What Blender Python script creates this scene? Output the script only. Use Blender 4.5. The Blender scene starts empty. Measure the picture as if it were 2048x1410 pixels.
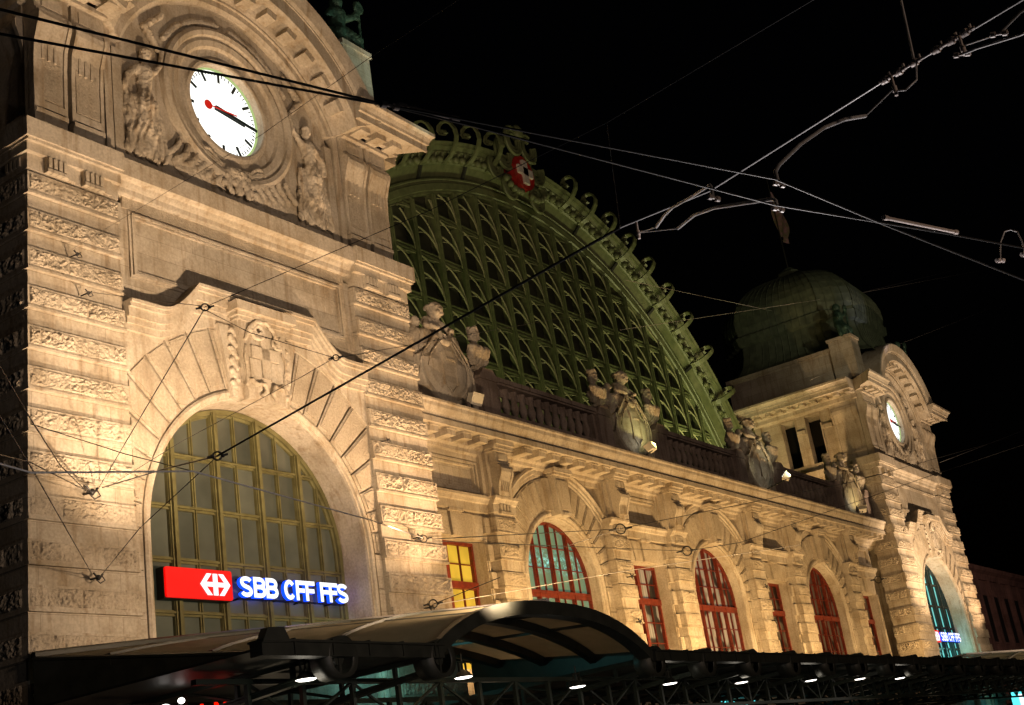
import bpy, bmesh, math, random
from mathutils import Vector, Matrix, noise
R = math.radians
random.seed(7)
sc = bpy.context.scene
COL = sc.collection

# ------------------------------------------------------------------ camera
cam_d = bpy.data.cameras.new('camera'); cam = bpy.data.objects.new('camera', cam_d); COL.objects.link(cam)
cam.location = (0, -25, 1.7); cam.rotation_euler = (R(109.6282), R(8.3493), R(-54.9976))
cam_d.sensor_width = 36; cam_d.lens = 45.58; cam_d.clip_start = 0.1; cam_d.clip_end = 3000
sc.camera = cam
sc.render.resolution_x = 1024; sc.render.resolution_y = 705
# ------------------------------------------------------------------ night sky, faint moonlight
w = bpy.data.worlds.new('World'); sc.world = w; w.use_nodes = True
nt = w.node_tree; sky = nt.nodes.new('ShaderNodeTexSky'); sky.sky_type = 'NISHITA'; sky.sun_disc = False
sky.sun_elevation = R(-4); sky.sun_rotation = R(200)
nt.links.new(sky.outputs[0], nt.nodes['Background'].inputs[0]); nt.nodes['Background'].inputs[1].default_value = 0.02
sl = bpy.data.lights.new('moonlight', 'SUN'); sl.energy = 0.004; sl.angle = R(0.5); sl.color = (.8, .85, 1)
so = bpy.data.objects.new('moonlight', sl); COL.objects.link(so); so.rotation_euler = (R(50), 0, R(-30))
sc.view_settings.view_transform = 'Standard'; sc.view_settings.look = 'None'
sc.view_settings.exposure = 0; sc.view_settings.gamma = 1
sc.cycles.use_denoising = True
sc.cycles.max_bounces = 5; sc.cycles.diffuse_bounces = 3; sc.cycles.glossy_bounces = 2
sc.cycles.transmission_bounces = 3; sc.cycles.sample_clamp_indirect = 3; sc.cycles.caustics_reflective = False

def spot(name, loc, tgt, power, col, cone, blend=0.6, size=0.15):
    l = bpy.data.lights.new(name, 'SPOT'); l.energy = power; l.color = col; l.spot_size = R(cone); l.spot_blend = blend; l.shadow_soft_size = size
    o = bpy.data.objects.new(name, l); COL.objects.link(o); o.location = loc
    o.rotation_euler = (Vector(tgt) - Vector(loc)).to_track_quat('-Z', 'Y').to_euler(); return o
def point(name, loc, power, col, size=0.1):
    l = bpy.data.lights.new(name, 'POINT'); l.energy = power; l.color = col; l.shadow_soft_size = size
    o = bpy.data.objects.new(name, l); COL.objects.link(o); o.location = loc; return o
TW = 63.5      # distance between the towers
XL, XR = 26.05, 26.05 + TW
PINK = (1, .70, .44); WARM = (1, .62, .26); LIME = (1, .95, .42)
# clock tower floods: near pair on canopy roof, others added as base fill ------------------------------------
for cx in (XL, XR):
    spot('tower_near_light', (cx - 7.0, -3.0, 7.7), (cx - 1.5, .8, 24), 4000, PINK, 90, 1, .05)
    spot('tower_near_light', (cx + 7.6, -3.0, 7.5), (cx + 1.5, .8, 23), 4600, (1, .64, .36), 96, 1, .05)
    spot('tower_front_fill', (cx - 3.5, -9.6, 6.6), (cx - .5, 0, 21.6), 9800, PINK, 96, .7, .2)
    spot('tower_low_fill', (cx - 2.5, -9.7, 6.4), (cx - 1.5, 0, 8.2), 3300, PINK, 100, .8, .2)
spot('tower_low_fill', (XL + 7.5, -6.5, 6.3), (XL + 7, 0, 9.4), 700, (1, .64, .36), 90, .9, .1)
# weak far fill added in place of light bounced onto the balustrade
spot('far_fill', (10, -70, 12), (50, 0, 14), 26000, (1, .72, .52), 70, .5, 1)
# wing floods, close under the cornice -----------------------------------------
for x, p in ((37.2, 2500), (43.9, 1900), (50.9, 2700), (57.8, 2200), (64.8, 1900), (71.8, 1100), (78.6, 1300)):
    spot('wing_light', (x + .6, -2.4, 6.2), (x + .6, 1.6, 13.6), p, WARM, 150, .6, .1)
# hall arch floods, standing on the wing roof ----------------------------------
for x, p in ((43.5, 1500), (52, 300), (60.0, 300), (67, 1000), (73.5, 2600)):
    spot('arch_light', (x, 5.4, 16.2), (x + (57.8 - x)*.2, 9.0, 24.5), p, LIME, 130, .9, .1)
spot('arch_corner_light', (76.4, 5.0, 16.4), (77.5, 8.6, 24), 1300, LIME, 110, .9, .1)
# light on the flank of the far tower and its dome
spot('flank_light', (77.6, 2.6, 16.5), (82.0, 3.2, 23.4), 1200, WARM, 75, .8, .1)
spot('flank_light_2', (79.0, 6.6, 16.5), (82.6, 6.2, 24.0), 700, WARM, 90, .8, .1)
spot('dome_light', (60, -24, 18), (90, 3, 31), 6500, (1, .9, .6), 24, .7, .3)
point('street_light', (13.2, -21.2, 3.4), 620, (1, .92, .9), .2)

# ------------------------------------------------------------------ materials
def mat(name, col, rough=.8, metal=0, spec=.3):
    m = bpy.data.materials.new(name); m.use_nodes = True; b = m.node_tree.nodes['Principled BSDF']
    b.inputs['Base Color'].default_value = (*col, 1); b.inputs['Roughness'].default_value = rough
    b.inputs['Metallic'].default_value = metal; b.inputs['Specular IOR Level'].default_value = spec
    return m
def N(m, t, **kw):
    n = m.node_tree.nodes.new(t)
    for k, v in kw.items():
        if k in ('scale', 'detail', 'roughness', 'dist'): n.inputs[{'scale':'Scale','detail':'Detail','roughness':'Roughness','dist':'Distortion'}[k]].default_value = v
        else: setattr(n, k, v)
    return n
def stone(name, c1, c2, bump, bscale, joints=True, stain=.55):
    m = mat(name, c1, .92, 0, .15); L = m.node_tree.links.new; b = m.node_tree.nodes['Principled BSDF']
    geo = N(m, 'ShaderNodeNewGeometry'); pos = geo.outputs['Position']
    n1 = N(m, 'ShaderNodeTexNoise', scale=.9, detail=5); L(pos, n1.inputs['Vector'])
    cr = N(m, 'ShaderNodeValToRGB'); cr.color_ramp.elements[0].color = (*c2, 1); cr.color_ramp.elements[1].color = (*c1, 1)
    cr.color_ramp.elements[0].position = .36; cr.color_ramp.elements[1].position = .58; L(n1.outputs[0], cr.inputs[0])
    mp = N(m, 'ShaderNodeMapping'); mp.inputs['Scale'].default_value = (3.2, 3.2, .35); L(pos, mp.inputs[0])
    n2 = N(m, 'ShaderNodeTexNoise', scale=1.6, detail=4); L(mp.outputs[0], n2.inputs['Vector'])
    r2 = N(m, 'ShaderNodeValToRGB'); r2.color_ramp.elements[0].position = .52; r2.color_ramp.elements[1].position = .72
    r2.color_ramp.elements[0].color = (0, 0, 0, 1); r2.color_ramp.elements[1].color = (stain, stain, stain, 1); L(n2.outputs[0], r2.inputs[0])
    mx = N(m, 'ShaderNodeMix', data_type='RGBA'); L(r2.outputs[0], mx.inputs[0]); L(cr.outputs[0], mx.inputs[6])
    mx.inputs[7].default_value = (c2[0]*.55, c2[1]*.42, c2[2]*.26, 1)
    out = mx.outputs[2]
    nb = N(m, 'ShaderNodeTexNoise', scale=bscale, detail=6, roughness=.65); L(pos, nb.inputs['Vector'])
    h = nb.outputs[0]
    # fine dark speckle and pores
    n3 = N(m, 'ShaderNodeTexNoise', scale=14, detail=3); L(pos, n3.inputs['Vector'])
    r3 = N(m, 'ShaderNodeMapRange'); r3.inputs[1].default_value = .3; r3.inputs[2].default_value = .7; r3.inputs[3].default_value = .82; r3.inputs[4].default_value = 1.1
    L(n3.outputs[0], r3.inputs[0])
    m3 = N(m, 'ShaderNodeMix', data_type='RGBA', blend_type='MULTIPLY'); m3.inputs[0].default_value = 1; L(out, m3.inputs[6]); L(r3.outputs[0], m3.inputs[7]); out = m3.outputs[2]
    if joints:
        sp = N(m, 'ShaderNodeSeparateXYZ'); L(pos, sp.inputs[0])
        ad = N(m, 'ShaderNodeMath', operation='ADD'); L(sp.outputs[0], ad.inputs[0]); L(sp.outputs[1], ad.inputs[1])
        cb = N(m, 'ShaderNodeCombineXYZ'); L(ad.outputs[0], cb.inputs[0]); L(sp.outputs[2], cb.inputs[1])
        br = N(m, 'ShaderNodeTexBrick'); br.inputs['Scale'].default_value = 1; br.inputs['Mortar Size'].default_value = .006
        br.inputs['Brick Width'].default_value = 2.3; br.inputs['Row Height'].default_value = .532; br.offset = .43
        br.inputs['Color1'].default_value = (1, 1, 1, 1); br.inputs['Color2'].default_value = (.80, .79, .77, 1); br.inputs['Mortar'].default_value = (.35, .33, .3, 1)
        L(cb.outputs[0], br.inputs['Vector'])
        m2 = N(m, 'ShaderNodeMix', data_type='RGBA', blend_type='MULTIPLY'); m2.inputs[0].default_value = .75
        L(out, m2.inputs[6]); L(br.outputs[0], m2.inputs[7]); out = m2.outputs[2]
    L(out, b.inputs['Base Color'])
    bp = N(m, 'ShaderNodeBump'); bp.inputs['Strength'].default_value = bump; bp.inputs['Distance'].default_value = .06
    L(h, bp.inputs['Height']); L(bp.outputs[0], b.inputs['Normal'])
    return m
C1, C2 = (.52, .46, .37), (.39, .33, .245)
M = {}
M['stone'] = stone('limestone', C1, C2, .22, 9)
M['plain'] = stone('limestone_plain', C1, C2, .3, 7, joints=False)
M['rough'] = stone('limestone_rockfaced', (.52, .45, .35), C2, 1.0, 7, joints=False, stain=.25)
M['pick'] = stone('limestone_tooled', (.50, .43, .33), C2, .9, 15, joints=False, stain=.25)
M['dark_stone'] = stone('dark_limestone', (.34, .27, .23), (.22, .17, .14), .5, 9, joints=False)  # darker brown variant of the limestone for parapet and entrance wall
M['reddish'] = stone('red_sandstone', (.20, .12, .10), (.13, .08, .07), .4, 6)
def varied(name, c1, c2, rough, metal=0, scale=3, bump=.1, spec=.4):
    m = mat(name, c1, rough, metal, spec); L = m.node_tree.links.new; b = m.node_tree.nodes['Principled BSDF']
    g = N(m, 'ShaderNodeNewGeometry'); n = N(m, 'ShaderNodeTexNoise', scale=scale, detail=5); L(g.outputs['Position'], n.inputs['Vector'])
    cr = N(m, 'ShaderNodeValToRGB'); cr.color_ramp.elements[0].color = (*c2, 1); cr.color_ramp.elements[1].color = (*c1, 1)
    cr.color_ramp.elements[0].position = .35; cr.color_ramp.elements[1].position = .65; L(n.outputs[0], cr.inputs[0]); L(cr.outputs[0], b.inputs['Base Color'])
    bp = N(m, 'ShaderNodeBump'); bp.inputs['Strength'].default_value = bump; bp.inputs['Distance'].default_value = .03; L(n.outputs[0], bp.inputs['Height']); L(bp.outputs[0], b.inputs['Normal'])
    return m
M['green'] = varied('green_painted_iron', (.16, .18, .085), (.105, .125, .058), .45)
M['green_light'] = varied('pale_green_iron', (.34, .33, .19), (.24, .25, .14), .5)
M['green_dark'] = varied('dark_hall_glass', (.06, .062, .04), (.03, .033, .02), .45, scale=.7)
M['olive'] = varied('olive_painted_steel', (.15, .14, .06), (.10, .09, .035), .45)
M['olive_unlit'] = varied('unlit_olive_steel', (.02, .03, .03), (.012, .02, .02), .5)  # olive frame steel darkened so the far window frames read as unlit
M['red'] = varied('red_window_paint', (.17, .024, .010), (.10, .014, .007), .5, scale=6)
M['black'] = varied('dark_grey_steel', (.030, .032, .026), (.018, .02, .016), .5)
M['canopy_green'] = varied('green_grey_steel', (.025, .034, .024), (.015, .02, .014), .5)
M['wire'] = mat('black_wire', (.025, .024, .024), .45, .3, .5)
M['wire_steel'] = varied('galvanised_wire', (.62, .60, .60), (.48, .46, .46), .4, .2, 20)
M['white_rod'] = varied('insulator_white', (.75, .65, .6), (.62, .53, .5), .35, 0, 12)
M['copper'] = varied('patinated_copper', (.13, .16, .10), (.08, .10, .065), .6, .1, 2, .15)
M['bronze'] = varied('green_bronze', (.06, .12, .085), (.025, .05, .035), .5, .3, 3, .3)
M['emblem_red'] = varied('emblem_red', (.45, .02, .015), (.30, .015, .01), .5)
M['emblem_white'] = varied('emblem_white', (.62, .55, .52), (.5, .45, .42), .6)
M['void'] = mat('dark_interior', (.006, .006, .005), .9)
M['asphalt'] = varied('asphalt', (.05, .05, .05), (.035, .035, .035), .85, 0, 30, .3)
def glass(name, col, rough, emis=None, es=0, scale=1.3):
    m = varied(name, col, tuple(c*.7 for c in col), rough, 0, scale, .03, .5)
    if emis:
        b = m.node_tree.nodes['Principled BSDF']; L = m.node_tree.links.new
        n = N(m, 'ShaderNodeTexNoise', scale=.8, detail=2); g = N(m, 'ShaderNodeNewGeometry'); L(g.outputs['Position'], n.inputs['Vector'])
        r = N(m, 'ShaderNodeMapRange'); r.inputs[1].default_value = .35; r.inputs[2].default_value = .65; r.inputs[3].default_value = es*.7; r.inputs[4].default_value = es*1.2
        L(n.outputs[0], r.inputs[0]); b.inputs['Emission Color'].default_value = (*emis, 1); L(r.outputs[0], b.inputs['Emission Strength'])
    return m
def curtain(name, col, es):
    m = mat(name, col, .3, 0, .5); L = m.node_tree.links.new; b = m.node_tree.nodes['Principled BSDF']
    g = N(m, 'ShaderNodeNewGeometry'); mp = N(m, 'ShaderNodeMapping'); mp.inputs['Scale'].default_value = (9, 0, .25); L(g.outputs['Position'], mp.inputs[0])
    n = N(m, 'ShaderNodeTexNoise', scale=1, detail=2); L(mp.outputs[0], n.inputs['Vector'])
    mp2 = N(m, 'ShaderNodeMapping'); mp2.inputs['Scale'].default_value = (1.1, 0, .9); mp2.inputs['Location'].default_value = (3.3, 0, 1.2); L(g.outputs['Position'], mp2.inputs[0])
    n2 = N(m, 'ShaderNodeTexVoronoi', scale=.9) if False else N(m, 'ShaderNodeTexNoise', scale=.9, detail=1); L(mp2.outputs[0], n2.inputs['Vector'])
    r1 = N(m, 'ShaderNodeMapRange'); r1.inputs[1].default_value = .35; r1.inputs[2].default_value = .65; r1.inputs[3].default_value = .45; L(n.outputs[0], r1.inputs[0])
    r2 = N(m, 'ShaderNodeMapRange'); r2.inputs[1].default_value = .44; r2.inputs[2].default_value = .5; r2.inputs[3].default_value = .08; L(n2.outputs[0], r2.inputs[0])
    mu = N(m, 'ShaderNodeMath', operation='MULTIPLY'); L(r1.outputs[0], mu.inputs[0]); L(r2.outputs[0], mu.inputs[1])
    mx = N(m, 'ShaderNodeMix', data_type='RGBA', blend_type='MULTIPLY'); mx.inputs[0].default_value = 1; mx.inputs[6].default_value = (*col, 1); L(mu.outputs[0], mx.inputs[7])
    L(mx.outputs[2], b.inputs['Base Color']); L(mx.outputs[2], b.inputs['Emission Color']); b.inputs['Emission Strength'].default_value = es*3
    return m
def pane_vary(m, w_, h_, x0, z0, lo, hi):
    L = m.node_tree.links.new; b = m.node_tree.nodes['Principled BSDF']; g = N(m, 'ShaderNodeNewGeometry'); sp = N(m, 'ShaderNodeSeparateXYZ'); L(g.outputs['Position'], sp.inputs[0])
    cb = N(m, 'ShaderNodeCombineXYZ')
    for k, (o_, s_, q) in enumerate(((0, w_, x0), (2, h_, z0))):
        su = N(m, 'ShaderNodeMath', operation='SUBTRACT'); L(sp.outputs[o_], su.inputs[0]); su.inputs[1].default_value = q
        dv = N(m, 'ShaderNodeMath', operation='DIVIDE'); L(su.outputs[0], dv.inputs[0]); dv.inputs[1].default_value = s_
        fl_ = N(m, 'ShaderNodeMath', operation='FLOOR'); L(dv.outputs[0], fl_.inputs[0]); L(fl_.outputs[0], cb.inputs[k])
    wn_ = N(m, 'ShaderNodeTexWhiteNoise', noise_dimensions='2D'); L(cb.outputs[0], wn_.inputs['Vector'])
    r = N(m, 'ShaderNodeMapRange'); r.inputs[3].default_value = lo; r.inputs[4].default_value = hi; L(wn_.outputs[0], r.inputs[0])
    mx = N(m, 'ShaderNodeMix', data_type='RGBA', blend_type='MULTIPLY'); mx.inputs[0].default_value = 1
    src = b.inputs['Base Color'].links[0].from_socket; L(src, mx.inputs[6]); L(r.outputs[0], mx.inputs[7]); L(mx.outputs[2], b.inputs['Base Color'])
M['glass_tower'] = glass('frosted_station_glass', (.085, .09, .07), .35, (.35, .40, .25), .035)
pane_vary(M['glass_tower'], .83, 1.46, XL, 4.94, .65, 1.3)
M['glass_teal'] = glass('lit_teal_glass', (.1, .2, .2), .3, (.10, .50, .48), 1.25)
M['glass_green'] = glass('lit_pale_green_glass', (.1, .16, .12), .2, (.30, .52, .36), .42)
M['glass_curtain'] = curtain('curtained_glass', (.30, .29, .25), .09)
M['glass_dim'] = curtain('dim_glass', (.10, .085, .065), .03)
M['glass_yellow'] = glass('lit_yellow_glass', (.3, .25, .05), .3, (.80, .50, .04), .5)
def painted_reflection(m, z0, z1):
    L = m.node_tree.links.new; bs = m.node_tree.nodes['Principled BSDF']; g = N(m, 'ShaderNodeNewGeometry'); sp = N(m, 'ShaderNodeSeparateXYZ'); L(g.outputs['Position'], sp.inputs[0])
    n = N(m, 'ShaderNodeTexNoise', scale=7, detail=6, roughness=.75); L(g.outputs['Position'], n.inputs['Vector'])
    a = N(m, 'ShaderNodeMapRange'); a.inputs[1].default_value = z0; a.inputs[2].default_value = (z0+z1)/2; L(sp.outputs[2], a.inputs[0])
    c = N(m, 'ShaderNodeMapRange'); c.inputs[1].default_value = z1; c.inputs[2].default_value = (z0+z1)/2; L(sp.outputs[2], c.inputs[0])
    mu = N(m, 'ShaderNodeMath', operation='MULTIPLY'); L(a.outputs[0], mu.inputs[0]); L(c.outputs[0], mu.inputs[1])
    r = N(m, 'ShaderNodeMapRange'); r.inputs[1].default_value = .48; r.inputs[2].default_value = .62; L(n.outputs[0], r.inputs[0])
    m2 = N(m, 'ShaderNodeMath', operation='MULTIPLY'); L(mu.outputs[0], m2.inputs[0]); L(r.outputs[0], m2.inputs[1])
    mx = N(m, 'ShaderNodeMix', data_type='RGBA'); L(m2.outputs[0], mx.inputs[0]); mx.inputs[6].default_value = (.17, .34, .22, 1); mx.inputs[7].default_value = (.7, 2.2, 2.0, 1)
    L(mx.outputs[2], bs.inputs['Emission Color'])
painted_reflection(M['glass_green'], 10.3, 11.5)  # cyan reflection painted into the pane emission as a noisy band
def translucent(m, f):
    L = m.node_tree.links.new; b = m.node_tree.nodes['Principled BSDF']; t = N(m, 'ShaderNodeBsdfTranslucent'); t.inputs[0].default_value = (.55, .50, .36, 1)
    mx = N(m, 'ShaderNodeMixShader'); mx.inputs[0].default_value = f; L(b.outputs[0], mx.inputs[1]); L(t.outputs[0], mx.inputs[2]); L(mx.outputs[0], m.node_tree.nodes['Material Output'].inputs[0])
def emit(name, col, s):
    m = mat(name, (.02, .02, .02), .5); b = m.node_tree.nodes['Principled BSDF']
    b.inputs['Emission Color'].default_value = (*col, 1); b.inputs['Emission Strength'].default_value = s; return m
M['clock_glow'] = emit('clock_dial_glow', (1, 1, .93), 1.6)
M['rim_glow'] = emit('clock_dial_rim', (.75, 1, .35), .55)
M['clock_black'] = mat('clock_black', (.004, .012, .014), .5)
M['clock_red'] = emit('clock_second_red', (.75, .01, .005), .75)
M['sign_red'] = emit('sign_red', (1, 0, 0), 1.0)
M['sign_white'] = emit('sign_white', (1, 1, 1), 1.3)
M['sign_blue'] = emit('sign_blue_side', (.0, .05, 1), 2.2)
M['sign_black'] = mat('sign_housing', (.004, .004, .004), .5)
M['lamp_glow'] = emit('lamp_glow', (1, .93, .85), 5)
M['lamp_white'] = emit('floodlight_glass', (1, .98, .8), 6)
M['lamp_off'] = varied('floodlight_housing', (.7, .66, .55), (.6, .56, .46), .5)
M['neon_red'] = emit('neon_red', (1, .01, .0), 1.4)
M['teal_light'] = emit('shop_teal_light', (.1, .8, .85), 1.6)
M['violet'] = emit('violet_light', (.18, .08, .9), .9)
M['roof_glass'] = varied('canopy_glass_roof', (.20, .17, .11), (.14, .12, .07), .6, spec=.15)

translucent(M['roof_glass'], .3)
# ------------------------------------------------------------------ mesh helpers
class MB:
    def __init__(s): s.v = []; s.f = []; s.mi = []; s.sm = []
    def add(s, vs, fs, mi=0, smooth=False):
        b = len(s.v); s.v.extend([tuple(p) for p in vs]); s.f.extend([tuple(b+i for i in f) for f in fs])
        s.mi.extend([mi]*len(fs)); s.sm.extend([smooth]*len(fs)); return s
    def box(s, x0, x1, y0, y1, z0, z1, mi=0):
        v = [(x0,y0,z0),(x1,y0,z0),(x1,y1,z0),(x0,y1,z0),(x0,y0,z1),(x1,y0,z1),(x1,y1,z1),(x0,y1,z1)]
        return s.add(v, [(0,3,2,1),(4,5,6,7),(0,1,5,4),(1,2,6,5),(2,3,7,6),(3,0,4,7)], mi)
    def hexa(s, v, mi=0):
        return s.add(v, [(0,3,2,1),(4,5,6,7),(0,1,5,4),(1,2,6,5),(2,3,7,6),(3,0,4,7)], mi)
    def prism(s, pts, y0, y1, mi=0):            # polygon in (x,z) given counter clockwise seen from -y, extruded y0..y1
        n = len(pts); v = [(p[0], y0, p[1]) for p in pts] + [(p[0], y1, p[1]) for p in pts]
        f = [tuple(range(n)), tuple(range(2*n-1, n-1, -1))] + [(i, i+n, (i+1) % n + n, (i+1) % n) for i in range(n)]
        return s.add(v, f, mi)
    def strip(s, rows, mi=0, smooth=False, closed=False):   # rows: list of equal-length point lists
        n = len(rows[0]); v = [p for r in rows for p in r]; f = []
        for i in range(len(rows)-1):
            for j in range(n - (0 if closed else 1)):
                k = (j+1) % n; f.append((i*n+j, i*n+k, (i+1)*n+k, (i+1)*n+j))
        return s.add(v, f, mi, smooth)
    def moulx(s, prof, x0, x1, mi=0, dx0=0, dx1=0):   # profile of (y,z) from top-back round to bottom-back; mitre by y overhang
        y_ref = max(p[0] for p in prof)
        r0 = [(x0 - dx0*(y_ref-p[0]), p[0], p[1]) for p in prof]; r1 = [(x1 + dx1*(y_ref-p[0]), p[0], p[1]) for p in prof]
        s.strip([r1, r0], mi); n = len(prof)
        s.add(r0, [tuple(range(n))], mi); s.add(r1, [tuple(range(n-1, -1, -1))], mi); return s
    def mouly(s, prof, y0, y1, mi=0):    # profile of (x,z), swept along y
        r0 = [(p[0], y0, p[1]) for p in prof]; r1 = [(p[0], y1, p[1]) for p in prof]; n = len(prof)
        s.strip([r0, r1], mi); s.add(r0, [tuple(range(n-1, -1, -1))], mi); s.add(r1, [tuple(range(n))], mi); return s
    def arc(s, cx, cz, prof, a0, a1, n, mi=0, smooth=False, caps=True):   # profile of (r,y), swept in the xz plane
        rows = []
        for i in range(n+1):
            a = a0 + (a1-a0)*i/n; c, q = math.cos(a), math.sin(a)
            rows.append([(cx + r*c, y, cz + r*q) for r, y in prof])
        s.strip(rows, mi, smooth)
        if caps: s.add(rows[0], [tuple(range(len(prof)))], mi); s.add(rows[-1], [tuple(range(len(prof)-1, -1, -1))], mi)
        return s
    def tube(s, pts, r, n=6, mi=0, smooth=True, r1=None):
        pts = [Vector(p) for p in pts]; rows = []; up = Vector((0, 0, 1)); prev = None
        for i, p in enumerate(pts):
            t = (pts[min(i+1, len(pts)-1)] - pts[max(i-1, 0)]).normalized()
            a = prev if prev is not None else (up if abs(t.z) < .9 else Vector((1, 0, 0)))
            u = (a - t*a.dot(t));
            if u.length < 1e-4: u = t.orthogonal()
            u.normalize(); prev = u; vv = t.cross(u)
            rr = r if r1 is None else r + (r1-r)*i/(len(pts)-1)
            rows.append([tuple(p + (u*math.cos(k*2*math.pi/n) + vv*math.sin(k*2*math.pi/n))*rr) for k in range(n)])
        s.strip(rows, mi, smooth, True); s.add(rows[0], [tuple(range(n-1, -1, -1))], mi); s.add(rows[-1], [tuple(range(n))], mi); return s
    def lathe(s, cx, cy, prof, n=12, mi=0, smooth=True):     # profile of (r,z)
        rows = [[(cx + r*math.cos(k*2*math.pi/n), cy + r*math.sin(k*2*math.pi/n), z) for k in range(n)] for r, z in prof]
        return s.strip(rows, mi, smooth, True)
    def disc(s, cx, cz, y, r, n=48, mi=0):
        return s.add([(cx + r*math.cos(k*2*math.pi/n), y, cz + r*math.sin(k*2*math.pi/n)) for k in range(n)], [tuple(range(n))], mi)
    def grid(s, o, U, V, Nn, nu, nv, amp, freq, mi=0, seed=0, edge=.0):
        o, U, V, Nn = map(Vector, (o, U, V, Nn)); lu, lv = U.length, V.length; rows = []
        for j in range(nv+1):
            row = []
            for i in range(nu+1):
                p = o + U*(i/nu) + V*(j/nv)
                q0 = i/nu*lu + seed*.37; cell = math.floor(q0/1.25); jd = abs(q0/1.25 - cell - .5 - .28*math.sin(cell*5.1 + seed))*1.25
                d = min(i/nu*lu, (1-i/nu)*lu, j/nv*lv, (1-j/nv)*lv)
                e = max(0, min(1, (d - edge)/.03))*max(.0, min(1, (jd - .012)/.03))
                sd2 = seed*1.7 + cell*4.3
                q = p*freq + Vector((sd2*3.1, sd2*1.7, 0)); amp2 = amp*(.8 + .35*math.sin(cell*3.3 + seed*2.1))
                h = noise.noise(q)*.35 + noise.noise(q*2.1)*.5 + noise.noise(q*4.3)*.45
                row.append(tuple(p + Nn*(e*amp2*(.35 + h))))
            rows.append(row)
        s.strip(rows, mi, False); return s
    def build(s, name, mats, parent=None):
        me = bpy.data.meshes.new(name); me.from_pydata(s.v, [], s.f)
        if not isinstance(mats, (list, tuple)): mats = [mats]
        for m in mats: me.materials.append(M[m] if isinstance(m, str) else m)
        me.polygons.foreach_set('material_index', s.mi); me.polygons.foreach_set('use_smooth', s.sm)
        bm = bmesh.new(); bm.from_mesh(me); bmesh.ops.recalc_face_normals(bm, faces=bm.faces); bm.to_mesh(me); bm.free(); me.update()
        o = bpy.data.objects.new(name, me); COL.objects.link(o)
        if parent is not None: o.parent = parent
        return o
def tag(o, label=None, cat=None, group=None, kind=None):
    if label: o['label'] = label
    if cat: o['category'] = cat
    if group: o['group'] = group
    if kind: o['kind'] = kind
    return o
def empty(name, loc, label, cat, group=None):
    o = bpy.data.objects.new(name, None); COL.objects.link(o); o.location = loc; o.empty_display_size = .3
    return tag(o, label, cat, group)
def kids(o): return [c for c in bpy.data.objects if c.parent == o]
def dup(o, loc=None, parent=None, label=None):
    c = o.copy(); COL.objects.link(c); c.parent = parent
    if loc is not None: c.location = loc
    if label: c['label'] = label
    for ch in kids(o):
        if ch is not c: dup(ch, None, c)
    return c
def remesh(mb, name, m, parent, voxel=.05, smooth=4, rough=.018, fold=0, zf=0):
    o = mb.build(name, m, parent)
    md = o.modifiers.new('r', 'REMESH'); md.mode = 'VOXEL'; md.voxel_size = voxel
    ms = o.modifiers.new('s', 'SMOOTH'); ms.iterations = smooth; ms.factor = .5
    dg = bpy.context.evaluated_depsgraph_get(); me = bpy.data.meshes.new_from_object(o.evaluated_get(dg))
    o.modifiers.clear(); old = o.data; o.data = me; me.name = name; bpy.data.meshes.remove(old)
    nv = [v.normal.copy() for v in me.vertices]
    for v, nn in zip(me.vertices, nv):
        p = v.co; d = rough*(noise.noise(p*7)*1.0 + noise.noise(p*15)*.8)
        if fold and p.z < zf: d += fold*math.sin(p.x*30 + noise.noise(p*1.5)*6)*min(1, (zf-p.z)*2)
        v.co = p + nn*d
    for p in me.polygons: p.use_smooth = False
    me.update(); return o
def cap(mb, p0, r0, p1, r1, n=10):      # closed tapered capsule
    p0, p1 = Vector(p0), Vector(p1); t = (p1-p0); L = max(t.length, 1e-4); t.normalize()
    u = t.orthogonal().normalized(); vv = t.cross(u); rows = []
    for a in (-90, -60, -30, 0): rows.append((p0 + t*(r0*math.sin(R(a))), max(r0*math.cos(R(a)), .002)))
    for a in (0, 30, 60, 90): rows.append((p1 + t*(r1*math.sin(R(a))), max(r1*math.cos(R(a)), .002)))
    rs = [[tuple(c + (u*math.cos(k*2*math.pi/n)+vv*math.sin(k*2*math.pi/n))*r) for k in range(n)] for c, r in rows]
    mb.strip(rs, 0, True, True); mb.add(rs[0], [tuple(range(n-1, -1, -1))]); mb.add(rs[-1], [tuple(range(n))])
def ell(mb, c, rx, ry, rz, n=12):
    rows = []
    for i in range(9):
        a = -math.pi/2 + math.pi*i/8; cr, sz = max(math.cos(a), .01), math.sin(a)
        rows.append([(c[0]+rx*cr*math.cos(k*2*math.pi/n), c[1]+ry*cr*math.sin(k*2*math.pi/n), c[2]+rz*sz) for k in range(n)])
    mb.strip(rows, 0, True, True); mb.add(rows[0], [tuple(range(n-1, -1, -1))]); mb.add(rows[-1], [tuple(range(n))])
def archpath(r, z0, zb, n=40):      # contour of an arched opening from lower right over the top to lower left, with outward normal
    pts = [(r, z, 1, 0) for z in (zb, (zb+z0)/2)]
    pts += [(r*math.cos(math.pi*i/n), z0 + r*math.sin(math.pi*i/n), math.cos(math.pi*i/n), math.sin(math.pi*i/n)) for i in range(n+1)]
    pts += [(-r, z, -1, 0) for z in ((zb+z0)/2, zb)]
    return pts
def archsweep(mb, cx, path, prof, mi=0):    # profile of (offset outwards, y)
    mb.strip([[(cx + x + nx*o, y, z + nz*o) for o, y in prof] for x, z, nx, nz in path], mi)
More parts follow.
